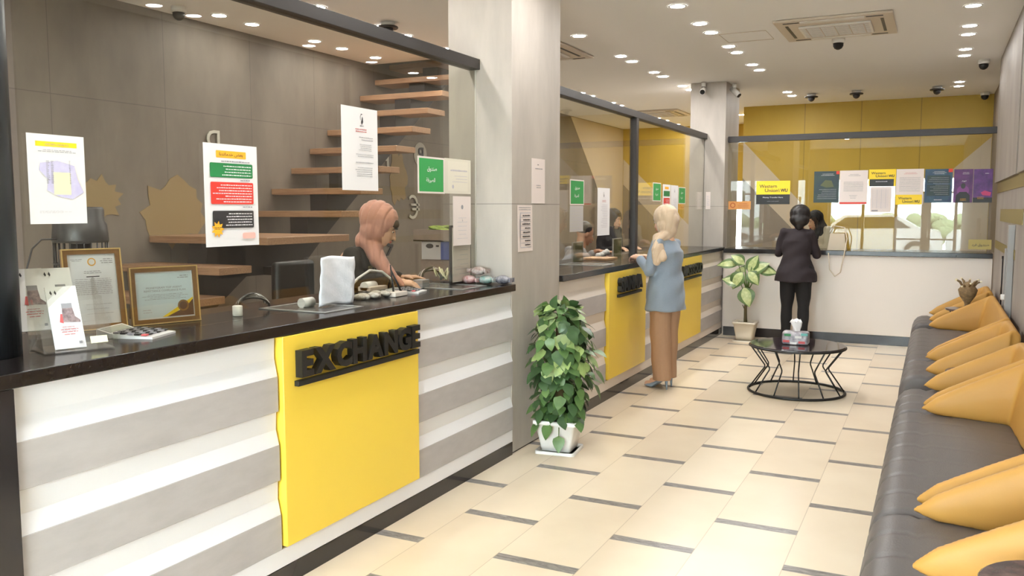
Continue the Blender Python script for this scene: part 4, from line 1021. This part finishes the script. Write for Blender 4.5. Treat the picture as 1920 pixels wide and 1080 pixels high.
# posters on the far glass
GY = 11.143
def far_sheet(x0, x1, z0, z1, base, dy=0.0): return Sheet((x0, GY-dy, z0), UX, VZ, x1-x0, z1-z0, base)
def wu(S, x, y, w_, h_):
    S.text('Western', x, y+h_*.5, w_*.62, h_*.40, INK, .012).text('Union', x+w_*.2, y, w_*.47, h_*.40, INK, .012).text('\\', x+w_*.68, y, w_*.05, h_*.4, INK, .01).text('WU', x+w_*.75, y, w_*.25, h_*.40, INK, .035)
S = far_sheet(-2.064, -1.653, 1.662, 1.955, PYEL); S.rect(0, 0, 1, .42, BLK); wu(S, .09, .52, .84, .36); S.text('Money Transfer Here', .2, .25, .6, .07, PAPER).text('sent and paid', .33, .1, .34, .05, INKG)
S.done('agent_sign', 'yellow and black agent sign alone at the left of the far glass', 'sign')
S = far_sheet(-1.371, -1.08, 1.68, 2.062, TEAL); S.lines(.25, .85, .6, .08, 2, PAPER, 'c', .25, 3).poly([(.25, .55), (.45, .72), (.7, .7), (.8, .5), (.5, .48)], mat('print_olive', (90, 96, 62), .5)).lines(.1, .1, .8, .35, 6, INKL, 'r', .15, 5).rect(.88, .9, .12, .1, RED); S.done('notice_poster', 'dark teal poster, leftmost of the row of posters on the far glass', 'poster')
S = far_sheet(-1.074, -.758, 1.655, 2.066, PAPER_W, .001); S.lines(.3, .83, .45, .07, 2, INKG, 'c', .35, 3).lines(.15, .38, .7, .3, 9, INKG, 'j', .3, 5).lines(.35, .17, .3, .12, 3, INKG, 'c', .25, 6).rect(.02, .02, .96, .05, RED); S.done('notice_poster', 'pinkish white sheet with a red bottom stripe on the far glass', 'poster')
S = far_sheet(-.745, -.45, 1.872, 2.073, PYEL); S.rect(.03, 0, .9, .42, BLK); wu(S, .08, .53, .86, .36); S.lines(.15, .24, .65, .08, 1, INKL, 'c', .5, 1); S.done('agent_sign', 'yellow and black agent sign above the small table of figures', 'sign')
S = far_sheet(-.722, -.492, 1.562, 1.868, PAPER_W, .001)
for i in range(4): S.rect(.1+i*.21, .15, .012, .75, INKL)
S.lines(.12, .15, .76, .72, 18, INKL, 'j', .2, 4).rect(.08, .04, .3, .05, INKG); S.done('notice_poster', 'white table of figures under the black agent sign on the far glass', 'poster')
S = far_sheet(-.445, -.150, 1.652, 2.07, PAPER_W); S.lines(.25, .85, .55, .06, 2, INKR, 'c', .3, 3).lines(.12, .36, .76, .42, 12, INKG, 'j', .28, 5).rect(0, 0, .96, .28, PYEL); wu(S, .1, .05, .78, .19); S.done('notice_poster', 'white poster with a yellow agent logo across its foot', 'poster')
S = far_sheet(-.138, .148, 1.675, 2.064, NAVY); S.lines(.25, .84, .55, .1, 3, PAPER, 'c', .25, 3).rect(.08, .57, .84, .24, TEAL).rect(.08, .2, .84, .34, TEAL).lines(.12, .22, .75, .55, 10, INKL, 'r', .13, 5).rect(.85, .9, .15, .1, RED).lines(.3, .06, .4, .05, 1, INKL, 'c', .5, 3); S.done('notice_poster', 'navy blue poster with grey text boxes on the far glass', 'poster')
S = far_sheet(.164, .358, 1.674, 2.056, PURP); S.disc(.5, .36, .062, mat('print_glow', (132, 72, 136), .5), 24, .06).disc(.5, .50, .024, BLK, 18, .032).poly([(.12, .0), (.14, .22), (.32, .32), (.68, .32), (.86, .22), (.88, .0)], BLK).lines(.4, .84, .45, .08, 2, PAPER, 'c', .3, 3).text('\ufea9\ufeee\ufee7', .4, .62, .25, .05, PAPER, .01).lines(.3, .05, .45, .08, 2, PORG, 'c', .3, 4); S.done('notice_poster', 'purple poster with a dark figure silhouette on the far glass', 'poster')
S = far_sheet(.364, .556, 1.674, 2.054, mat('print_indigo', (58, 40, 92), .5, rgb2=(120, 70, 140), nscale=11)); S.poly([(.4, .3), (.6, .36), (.95, .3), (.9, .2), (.5, .22)], mat('print_magenta', (200, 70, 120), .5)).rect(.0, .0, 1, .15, BLK).lines(.55, .85, .3, .04, 1, PAPER, 'c', .4, 3).lines(.15, .1, .5, .08, 2, PORG, 'c', .3, 4); S.done('notice_poster', 'purple poster with pink glow at the right end of the far glass', 'poster')
S = far_sheet(-2.414, -2.130, 1.597, 1.703, mat('print_orange2', (226, 160, 92), .5)); S.disc(.2, .5, .035, mat('print_rust', (196, 104, 52), .5)).disc(.2, .5, .022, mat('print_orange2', (226, 160, 92), .5)).lines(.42, .2, .5, .6, 3, mat('print_rust', (196, 104, 52), .5), 'c', .3, 3); S.done('small_sign', 'small orange sign at the left end of the far glass beside the pillar', 'sign')
S = far_sheet(.342, .615-.04, 1.139, 1.251, mat('print_gold', (186, 166, 96), .5)); S.text('\ufea9\ufeae\ufed3 \ufed5\ufeed\ufeaa\ufee8\ufebb', .15, .25, .75, .35, INK, .01); S.done('small_sign', 'small golden sign low at the right end of the far glass', 'sign')

# ------------------------------------------------------------------ glass reflections of map and currency symbols, painted on the stair wall
MAP_REFL = mat('map_reflection_ochre', (146, 124, 88), .7); SYM_REFL = mat('symbol_reflection_white', (190, 186, 174), .5)
WXX = XL+.002
rd = random.Random(8)
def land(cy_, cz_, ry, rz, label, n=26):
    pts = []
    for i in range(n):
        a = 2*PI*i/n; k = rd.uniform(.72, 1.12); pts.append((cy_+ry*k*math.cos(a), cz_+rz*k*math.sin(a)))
    m = MB(); m.prism([(WXX-.001, y, z) for y, z in pts], (.004, 0, 0), MAP_REFL)
    single('map_reflection_decal', m, label, 'wall decoration', (WXX, cy_, cz_))
land(4.43, 1.68, .20, .17, 'small ochre map reflection painted on the stair wall right of the yellow-headed notice')
land(5.14, 1.58, .32, .29, 'large ochre map reflection painted on the stair wall just left of the large poster')
land(8.45, 1.98, .20, .33, 'tall ochre map reflection painted on the stair wall above the peach headscarf')
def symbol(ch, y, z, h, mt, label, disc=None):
    # drawn mirror-wise, standing for reflections in the near glass
    t = thing('currency_reflection_decal', label, 'wall decoration', (WXX, y, z))
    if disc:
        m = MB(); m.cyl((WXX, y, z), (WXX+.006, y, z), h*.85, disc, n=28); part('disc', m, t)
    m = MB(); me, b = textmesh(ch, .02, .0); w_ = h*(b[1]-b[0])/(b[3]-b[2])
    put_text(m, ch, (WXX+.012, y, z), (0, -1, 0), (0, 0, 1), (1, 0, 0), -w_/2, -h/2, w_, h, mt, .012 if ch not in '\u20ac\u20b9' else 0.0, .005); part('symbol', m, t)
symbol('\u20ac', 8.78, 1.63, .29, SYM_REFL, 'white mirrored euro symbol, a reflection painted on the wall left of the boxes')
symbol('P', 8.94, 2.27, .17, INK, 'dark mirrored letter on a pale disc, a reflection painted on the wall above the green sign', mat('disc_reflection_grey', (170, 164, 152), .6))
symbol('F', 8.19, 2.165, .20, SYM_REFL, 'pale mirrored franc symbol, a reflection painted on the wall right of the emblem letter')
symbol('\u20b9', 8.23, 1.19, .25, INK, 'dark mirrored rupee symbol, a reflection painted on the wall in front of the peach headscarf')
symbol('D', 5.58, 2.21, .16, SYM_REFL, 'pale mirrored symbol, a painted reflection peeking out above the large poster')

# ------------------------------------------------------------------ things on the near countertop
TZ = 1.1235
yaw = math.radians(-20); n0 = V((math.cos(yaw), math.sin(yaw), 0)); uu = V((-math.sin(yaw), math.cos(yaw), 0)); lean = math.radians(25)
vv = V((0, 0, math.cos(lean)))-n0*math.sin(lean)
t = thing('brochure_holder', 'clear acrylic tiered brochure holder beside the dark post', 'brochure holder', (-2.66, 1.9, TZ))
B0 = V((-2.625, 1.80, TZ+.004))
def plate(m, o, w_, h_, u=uu, v=vv, th=.0015, mt=CLEAR): 
    n = u.cross(v); m.obox(o+u*w_/2+v*h_/2, u, v, n, w_/2, h_/2, th, mt)
m = MB(); plate(m, B0+n0*.012, .22, .10); part('front_plate', m, t)
m = MB(); plate(m, B0-n0*.055+V((0, 0, .04)), .22, .13); part('middle_plate', m, t)
m = MB(); plate(m, B0-n0*.115+V((0, 0, .06)), .22, .17); part('back_plate', m, t)
for k in (0, .22):
    m = MB(); o = B0+uu*k; m.prism([o+n0*.02, o-n0*.15, o-n0*.20+V((0, 0, .22)), o-n0*.17+V((0, 0, .235)), o-n0*.12+V((0, 0, .17)), o-n0*.09+V((0, 0, .17)), o-n0*.05+V((0, 0, .10)), o-n0*.02+V((0, 0, .10))], uu*.002, CLEAR); part('side_plate', m, t)
m = MB(); m.obox(B0+uu*.11-n0*.06, uu, n0, V((0, 0, 1)), .11, .09, .0015, CLEAR); part('base_plate', m, t)
m = MB(); o = B0+n0*.0155+uu*.15+vv*.02; m.face([o, o+uu*.055, o+uu*.055+vv*.025, o+vv*.025], CREAM); part('price_tag', m, t)
PHO = mat('print_photo', (88, 70, 74), .6, rgb2=(170, 150, 150), nscale=60)
def leaflet(o, label):
    S = Sheet(o, uu, vv, .098, .225, PAPER, .006)
    for q in (.12, .26): S.poly([(q, .90), (q+.05, .86), (q+.08, .89), (q+.04, .94)], INK)
    S.rect(.42, .62, .34, .10, INKG).poly([(.38, .42), (.42, .64), (.76, .64), (.80, .50), (.95, .44), (.95, .40)], PHO).poly([(.28, .42), (.34, .55), (.40, .55), (.40, .40)], INKR)
    S.lines(.25, .20, .6, .16, 4, INKR, 'c', .3, 3).lines(.3, .26, .5, .1, 3, INKL, 'c', .3, 4).rect(.78, .06, .1, .04, INKG)
    S.done('brochure', label, 'brochure')
leaflet(V((-2.631, 1.850, TZ+.006)), 'front white brochure in the acrylic holder, low and central')
leaflet(V((-2.722, 1.790, TZ+.068)), 'white brochure at the back left of the acrylic holder')
leaflet(V((-2.700, 1.880, TZ+.066)), 'white brochure at the back right of the acrylic holder')

def photo_frame(bl, br, h, lean_, label, draw, dd=.02, bw=.022):
    bl, br = V(bl), V(br); u = (br-bl).normalized(); w_ = (br-bl).length; n = V((u.y, -u.x, 0))
    if n.x < 0: n = -n
    v = (V((0, 0, math.cos(lean_)))-n*math.sin(lean_)).normalized(); n2 = u.cross(v)
    t = thing('certificate_frame', label, 'picture frame', tuple((bl+br)/2))
    m = MB()
    for (x0, x1, y0, y1) in ((0, w_, 0, bw), (0, w_, h-bw, h), (0, bw, bw, h-bw), (w_-bw, w_, bw, h-bw)):
        m.obox(bl+u*(x0+x1)/2+v*(y0+y1)/2, u, v, n2, (x1-x0)/2, (y1-y0)/2, .008, GOLD)
    part('frame', m, t)
    m = MB()
    for (x0, x1, y0, y1) in ((0, w_, 0, .005), (0, w_, h-.005, h), (0, .005, .005, h-.005), (w_-.005, w_, .005, h-.005)):
        m.obox(bl+u*(x0+x1)/2+v*(y0+y1)/2+n2*.009, u, v, n2, (x1-x0)/2, (y1-y0)/2, .003, GOLDL)
    part('gilt_edge', m, t)
    S = Sheet(bl+u*bw+v*bw, u, v, w_-2*bw, h-2*bw, mat('certificate_paper', (242, 244, 250), .4)); draw(S); part('certificate', S.mb, t)
    m = MB(); m.obox(bl+u*w_/2+v*h*.35-n2*.035, u, (v-n2*-.35).normalized(), n2, .025, h*.33, .002, BLK); part('easel_back', m, t)
def d1(S): S.disc(.5, .89, .016, PORG).disc(.5, .89, .012, PAPER).lines(.06, .90, .25, .04, 2, INKG, 'c', .35, 2).lines(.66, .86, .28, .08, 3, INKG, 'r', .4, 3).lines(.25, .72, .5, .05, 2, INKG, 'c', .35, 4).lines(.12, .42, .76, .24, 9, INKL, 'j', .35, 5).lines(.3, .12, .6, .2, 3, INKL, 'l', .12, 6)
def d2(S): S.rect(.02, .03, .96, .94, mat('certificate_blue', (222, 236, 244), .4)).lines(.72, .84, .2, .08, 2, INKG, 'r', .4, 3).text('MONEYGRAM TOP AGENT', .18, .64, .62, .04, INKG).text('REMITTANCE COMPLIANCE PLAN', .14, .575, .72, .04, INKG).lines(.08, .40, .84, .13, 4, INKG, 'c', .25, 4).poly([(.42, .03), (.98, .42), (.98, .34), (.55, .03)], PYEL).poly([(.5, .03), (.75, .16), (.9, .28), (.98, .38), (.98, .03)], mat('print_maroon', (96, 66, 58), .5)).disc(.80, .25, .024, GOLD).disc(.80, .25, .017, mat('print_maroon', (96, 66, 58), .5)).lines(.1, .12, .15, .1, 2, INKL, 'l', .3, 5)
photo_frame((-3.005, 2.170, TZ), (-2.935, 2.385, TZ), .325, .16, 'tall gold-framed certificate just left of the landscape one', d1)
photo_frame((-2.930, 2.405, TZ), (-2.835, 2.675, TZ), .24, .10, 'landscape gold-framed certificate with a brown corner seal', d2)

def calculator(c, ang, w_, l, label, wedge=.035):
    t = thing('calculator', label, 'calculator', c, ang)
    m = MB(); m.prism([(-l/2, -w_/2, 0), (l/2, -w_/2, 0), (l/2, -w_/2, .008), (-l/2+l*.25, -w_/2, .018), (-l/2, -w_/2, wedge)], (0, w_, 0), WPLAST); part('case', m, t, True)
    m = MB(); a = (wedge-.018)/(l*.25); m.obox((-l/2+l*.125, 0, .0185+(wedge-.018)/2), (1, 0, -a), (0, 1, 0), (a, 0, 1), l*.09, w_*.42, .0015, mat('lcd_grey', (168, 170, 158), .25)); part('display', m, t, True)
    for i in range(5):
        for k in range(6):
            x = -l/2+l*.33+i*l*.125; z = .018-(x+l/2-l*.25)/(l*.75)*.010+.001; y = -w_/2+w_*(k+.5)/6
            m = MB(); m.box(x-l*.045, x+l*.045, y-w_*.06, y+w_*.06, z, z+.006, INKR if (i, k) == (4, 0) else (DKG if (i+k) % 2 else INKG), .001); part('key', m, t, True)
calculator((-2.70, 2.235, TZ), math.radians(20), .17, .22, 'white calculator with dark keys in front of the gold frames')
calculator((-2.73, 4.12, TZ), math.radians(15), .16, .20, 'pale calculator with dark keys near the teller hands', .02)
m = MB(); m.lathe((-2.80, 2.86, TZ), [(.0215, 0), (.022, .003), (.022, .044), (.02, .046)], WPLAST, 24); single('glue_pot', m, 'small white round pot standing on the black countertop', 'pot', (-2.80, 2.86, TZ))
# transaction trays let into the top
def tray(y0, y1, label):
    t = thing('money_tray', label, 'tray', (-2.7, (y0+y1)/2, TZ))
    m = MB()
    for a in ((-2.90, -2.50, y0, y0+.02), (-2.90, -2.50, y1-.02, y1), (-2.90, -2.88, y0+.02, y1-.02), (-2.52, -2.50, y0+.02, y1-.02)): m.box(a[0], a[1], a[2], a[3], TZ, TZ+.004, SILV)
    part('rim', m, t)
    m = MB(); m.box(-2.88, -2.52, y0+.02, y1-.02, TZ, TZ+.0015, mat('tray_steel', (120, 116, 112), .25, metal=.8)); part('pan', m, t)
tray(3.10, 3.40, 'shallow steel money tray in the countertop below the draped paper')
tray(4.38, 4.68, 'shallow steel money tray in the countertop right of the teller hands')
tray(6.75, 7.05, 'shallow steel money tray on the countertop beyond the pillar')
# crumpled printed sheet standing on a paper roll
m = MB(); o = V((-2.70, 3.38, TZ+.004)); NU, NV = 14, 16; grid = []
for a in range(NU+1):
    row = []
    for b in range(NV+1):
        s_, q = a/NU, b/NV; bulge = .012*math.sin(s_*7+q*2)+.004*math.sin(q*19+s_*11)
        row.append(V((-2.665+bulge*.6+.015*q, 3.255+.27*s_, TZ+.004+.24*q+.006*math.sin(s_*5))))
    grid.append(row)
WRIN = mat('receipt_paper', (238, 240, 244), .7, bump=.15, bscale=90, noise=.06, nscale=40)
m.rings(grid, WRIN, False, True, False); 
o = single('draped_sheet', m, 'crumpled white sheet standing up in front of the glass', 'paper', (-2.66, 3.4, TZ))
sm = o.modifiers.new('thickness', 'SOLIDIFY'); sm.thickness = .002
m = MB(); m.cyl((-2.74, 3.22, TZ+.024), (-2.74, 3.30, TZ+.024), .024, PAPER, n=24); single('paper_roll', m, 'white paper roll behind the crumpled sheet', 'paper roll', (-2.75, 3.29, TZ))
# plastic-wrapped strip, antenna stand, card terminal, cable
m = MB(); rd = random.Random(4)
PLW = mat('clear_wrap', (206, 198, 184), .2, rgb2=(150, 140, 126), nscale=60)
for i in range(9): m.ell((-2.70+rd.uniform(-.03, .03), 3.655+i*.022, TZ+.018+rd.uniform(-.004, .004)), (.04, .022, .017), PLW, 10, 7)
single('wrapped_packet', m, 'clear-wrapped packet lying in front of the antenna stand', 'packet', (-2.7, 3.75, TZ))
t = thing('antenna_stand', 'small grey box with two black antennas on the near countertop', 'router', (-2.66, 3.92, TZ))
m = MB(); m.box(-2.70, -2.62, 3.85, 3.97, TZ, TZ+.026, OFFW, .004); part('box', m, t)
for a, b in (((-2.66, 3.89, TZ+.02), (-2.70, 3.92, TZ+.17)), ((-2.65, 3.95, TZ+.02), (-2.70, 3.92, TZ+.15))):
    m = MB(); m.tube([a, b], [.006, .004], BLK, 8); part('antenna', m, t)
m = MB(); m.tube([(-2.80, 3.66, TZ+.05), (-2.82, 3.78, TZ+.10), (-2.84, 3.92, TZ+.135), (-2.84, 4.04, TZ+.12), (-2.83, 4.12, TZ+.07), (-2.83, 4.14, TZ+.006)], .0075, WPLAST, 8)
single('white_cable', m, 'white cable arching behind the black antennas', 'cable', (-2.85, 3.85, TZ))
t = thing('card_terminal', 'off-white card terminal lying under the teller hands', 'card terminal', (-2.95, 4.25, TZ))
m = MB(); m.box(-3.0, -2.91, 4.02, 4.20, TZ, TZ+.03, OFFW, .006); part('body', m, t)
m = MB(); m.cyl((-2.955, 4.02, TZ+.03), (-2.955, 4.12, TZ+.03), .028, WPLAST, n=20); part('paper_cover', m, t)
m = MB(); m.box(-2.84, -2.77, 4.36, 4.44, TZ, TZ+.05, mat('grey_plastic_box', (150, 152, 158), .4), .004); single('small_grey_box', m, 'small grey box in front of the teller hands', 'box', (-2.86, 4.38, TZ))
# shell-like cable bundle and ribboned bundle behind the glass
def bundle(c, s, label, mt, mt2):
    m = MB(); c = V(c)
    for k in range(7):
        a0 = k*.22; pts = [c+V((.05*s*math.cos(a)*math.cos(a0), .09*s*math.cos(a), .012+.06*s*abs(math.sin(a))+.003*k)) for a in (PI*i/10 for i in range(11))]
        m.tube(pts, .008*s, mt if k % 2 else mt2, 6)
    return single('cable_bundle', m, label, 'bundle', tuple(c))
bundle((-2.90, 3.06, TZ), .8, 'loop of grey banding lying behind the glass near the white cap', SILV, DKG)
bundle((-3.02, 4.98-.12, TZ), 1.0, 'coil of pale straps behind the glass right of the teller hands', PAPER_W, BARK)
m = MB(); rd = random.Random(6)
for i in range(7):
    p = V((-2.95, 5.0-.13, TZ+.01)); q = p+V((rd.uniform(-.1, .12), rd.uniform(-.12, .0), rd.uniform(.03, .09))); e = q+V((rd.uniform(-.02, .1), rd.uniform(-.05, .01), -.05))
    e.z = max(e.z, TZ+.006); m.tube([p, q, e], .005, CREAM, 5)
single('yellow_ribbons', m, 'tangle of pale yellow ribbons on the countertop behind the glass', 'ribbon', (-2.95, 4.87, TZ))
# wrapped sweets at the pillar
for i, (y, x, z, mt, lab) in enumerate(((4.80, -2.57, .028, mat('wrap_teal', (110, 160, 150), .25, rgb2=(190, 180, 176), nscale=40), 'teal and silver wrapped packet in the heap by the pillar'),
                                   (4.76, -2.67, .028, mat('wrap_red', (150, 70, 74), .25, rgb2=(210, 196, 190), nscale=36), 'red wrapped packet lowest in the heap by the pillar'),
                                   (4.79, -2.62, .084, mat('wrap_brown', (120, 84, 76), .25, rgb2=(206, 198, 190), nscale=36), 'brownish wrapped packet on top of the heap by the pillar'),
                                   (4.83, -2.465, .029, mat('wrap_navy', (42, 42, 62), .25, rgb2=(180, 178, 184), nscale=30), 'navy blue wrapped packet at the right of the heap'))):
    m = MB(); m.ell((x, y, TZ+z), (.05, .045, .028), mt, 16, 10)
    for s in (-1, 1): m.rings([[V((x+s*.045, y-.02, TZ+z-.01)), V((x+s*.045, y+.02, TZ+z-.01)), V((x+s*.045, y+.02, TZ+z+.01)), V((x+s*.045, y-.02, TZ+z+.01))], [V((x+s*.068, y-.032, TZ+z-.014)), V((x+s*.068, y+.032, TZ+z-.014)), V((x+s*.068, y+.032, TZ+z+.014)), V((x+s*.068, y-.032, TZ+z+.014))]], mt)
    single('wrapped_packet', m, lab, 'packet', (x, y, TZ), 'wrapped packets heaped by the pillar')
# boxes stacked behind the teller
t = thing('storage_cabinet', 'dark low cabinet behind the near teller holding stacked boxes', 'cabinet', (-4.2, 7.05, 0))
m = MB(); m.box(-4.50, -3.90, 6.78, 7.45, 0, .86, DKG, .005); part('body', m, t)
KRA = mat('kraft_box', (150, 132, 118), .7, noise=.2); G3 = 'boxes stacked behind the teller'
m = MB(); m.box(-4.36, -4.0, 6.83, 7.3, .862, 1.13, KRA, .004); single('cardboard_box', m, 'brown carton at the bottom of the box stack', 'box', (-4.2, 7.05, .862), G3)
m = MB(); m.box(-4.34, -4.13, 6.82, 7.2, 1.132, 1.30, mat('box_white', (196, 192, 190), .6)); m.box(-4.13, -4.0, 6.82, 7.2, 1.132, 1.30, mat('box_blue', (64, 82, 150), .6))
m.rings([[V((-4.25+.04*math.cos(a), 6.819, 1.258+.022*math.sin(a))) for a in (2*PI*i/20 for i in range(20))], [V((-4.25+.04*math.cos(a), 6.816, 1.258+.022*math.sin(a))) for a in (2*PI*i/20 for i in range(20))]], DKG); m.box(-4.18, -4.15, 6.816, 6.819, 1.25, 1.268, DKG)
single('paper_ream_box', m, 'white and blue box in the middle of the box stack', 'box', (-4.2, 7.05, 1.132), G3)
m = MB()
for a in ((-4.42, -3.96, 6.80, 6.81), (-4.42, -3.96, 7.38, 7.39), (-4.42, -4.41, 6.81, 7.38), (-3.97, -3.96, 6.81, 7.38)): m.box(a[0], a[1], a[2], a[3], 1.302, 1.41, KRA)
m.box(-4.42, -3.96, 6.80, 7.39, 1.302, 1.312, KRA); single('carton_tray', m, 'open shallow carton on top of the box stack', 'box', (-4.2, 7.05, 1.302), G3)
m = MB(); rd = random.Random(9); GRN = mat('green_wrapper', (150, 170, 60), .4, rgb2=(70, 90, 30), nscale=30)
for i in range(8): m.ell((-4.2+rd.uniform(-.1, .1), 7.05+rd.uniform(-.17, .17), 1.40+rd.uniform(0, .04)), (.09, .08, .02), GRN, 10, 6, rotm(rd.uniform(-.4, .4), rd.uniform(0, 3)))
single('green_packets', m, 'heap of green packets in the open carton', 'packet', (-4.2, 7.05, 1.39), kind='stuff')
# heater-like appliance behind the left notice
HX, HY = -4.3, 3.21
t = thing('tower_heater', 'black slatted standing heater behind the glass, below the yellow-headed notice', 'heater', (HX, HY, 0))
m = MB(); m.lathe((HX, HY, 0), [(.142, 1.417), (.146, 1.43), (.138, 1.52), (.126, 1.535), (.126, 1.60), (.117, 1.615)], DKG, 28); part('head', m, t)
for k in range(24):
    a = 2*PI*k/24; c_, s_ = HX+.137*math.cos(a), HY+.137*math.sin(a); m = MB(); m.tube([(c_, s_, .1), (c_, s_, 1.42)], .0042, DKG, 5); part('bar', m, t)
m = MB(); m.cyl((HX, HY, .1), (HX, HY, 1.41), .05, DKG); part('core', m, t)
for z in (.12, .8, 1.30): m = MB(); m.tube([(HX+.139*math.cos(a), HY+.139*math.sin(a), z) for a in (2*PI*i/30 for i in range(30))], .006, DKG, 6, True); part('hoop', m, t)
m = MB(); m.cyl((HX, HY, 0), (HX, HY, .1), .17, DKG); part('base', m, t)
m = MB(); m.tube([(HX, HY-.14, 1.44), (HX-.02, HY-.22, 1.44), (HX-.03, HY-.27, 1.39), (HX-.04, HY-.30, 1.28), (HX-.05, HY-.31, 1.0), (HX-.05, HY-.31, .2)], .005, DKG, 6); part('power_cord', m, t)
# office chair and monitor behind the teller
t = thing('office_chair', 'black high-backed office chair behind the near teller', 'office chair', (-4.0, 4.95, 0))
m = MB(); m.box(-4.25, -3.8, 4.7, 5.2, .46, .54, BLK, .03); part('seat', m, t)
m = MB(); m.box(-4.32, -4.24, 4.74, 5.16, .60, 1.22, BLK, .03); part('backrest', m, t)
m = MB(); m.cyl((-4.02, 4.95, .07), (-4.02, 4.95, .46), .03, BLK); part('gas_column', m, t)
for k in range(5):
    a = 2*PI*k/5; m = MB(); m.tube([(-4.02, 4.95, .09), (-4.02+.28*math.cos(a), 4.95+.28*math.sin(a), .05)], [.022, .016], BLK); m.ell((-4.02+.28*math.cos(a), 4.95+.28*math.sin(a), .028), .028, BLK, 10, 8); part('castor_arm', m, t)
# shutters of frames behind the second glass
def clear_frame(y, label):
    t = thing('document_stand', label, 'document stand', (-2.9, y, TZ)); m = MB()
    m.box(-2.93, -2.925, y, y+.24, TZ, TZ+.17, mat('olive_board', (112, 112, 72), .5)); part('board', m, t)
    m = MB(); m.box(-2.935, -2.92, y-.006, y, TZ, TZ+.18, ALU); m.box(-2.935, -2.92, y+.24, y+.246, TZ, TZ+.18, ALU); m.box(-2.935, -2.92, y, y+.24, TZ+.172, TZ+.18, ALU); part('frame', m, t)
clear_frame(7.12, 'small framed board standing on the second countertop, nearer one')
clear_frame(8.2, 'small framed board standing by the dark glass post')
m = MB(); m.box(-2.98, -2.72, 7.45, 7.75, TZ, TZ+.022, mat('peach_book', (214, 170, 130), .6), .003); single('ledger', m, 'peach-coloured ledger lying on the second countertop', 'book', (-2.85, 7.6, TZ))
m = MB(); [m.ell((-2.98+.02*k, 8.0+.03*k, TZ+.025+.012*k), (.035, .03, .026), PAPER, 9, 6, rotm(k, k*2)) for k in range(-1, 3)]; single('crumpled_tissue', m, 'white crumpled tissue left of the dark glass post', 'tissue', (-2.98, 8.0, TZ))
# handbag held by the person in black
t = thing('handbag', 'cream handbag with a long strap resting on the far counter', 'bag', (-1.06, 10.98, 1.108))
BAGM = mat('cream_leather', (208, 192, 168), .5)
m = MB(); m.rings([[V((-1.06+sx*(.11-.01*k), 10.97+sy*.045, 1.108+.20*k/3)) for sx, sy in ((-1, -1), (1, -1), (1, 1), (-1, 1))] for k in range(4)], BAGM, True, False); part('body', m, t)
m = MB(); m.tube([(-1.15, 10.97, 1.30), (-1.10, 10.95, 1.40), (-.98, 10.93, 1.38), (-.94, 10.84, 1.25), (-.96, 10.79, 1.08), (-1.0, 10.80, .85), (-1.06, 10.80, .80), (-1.12, 10.80, .88), (-1.14, 10.80, 1.08)], .007, BAGM, 6); part('strap', m, t)
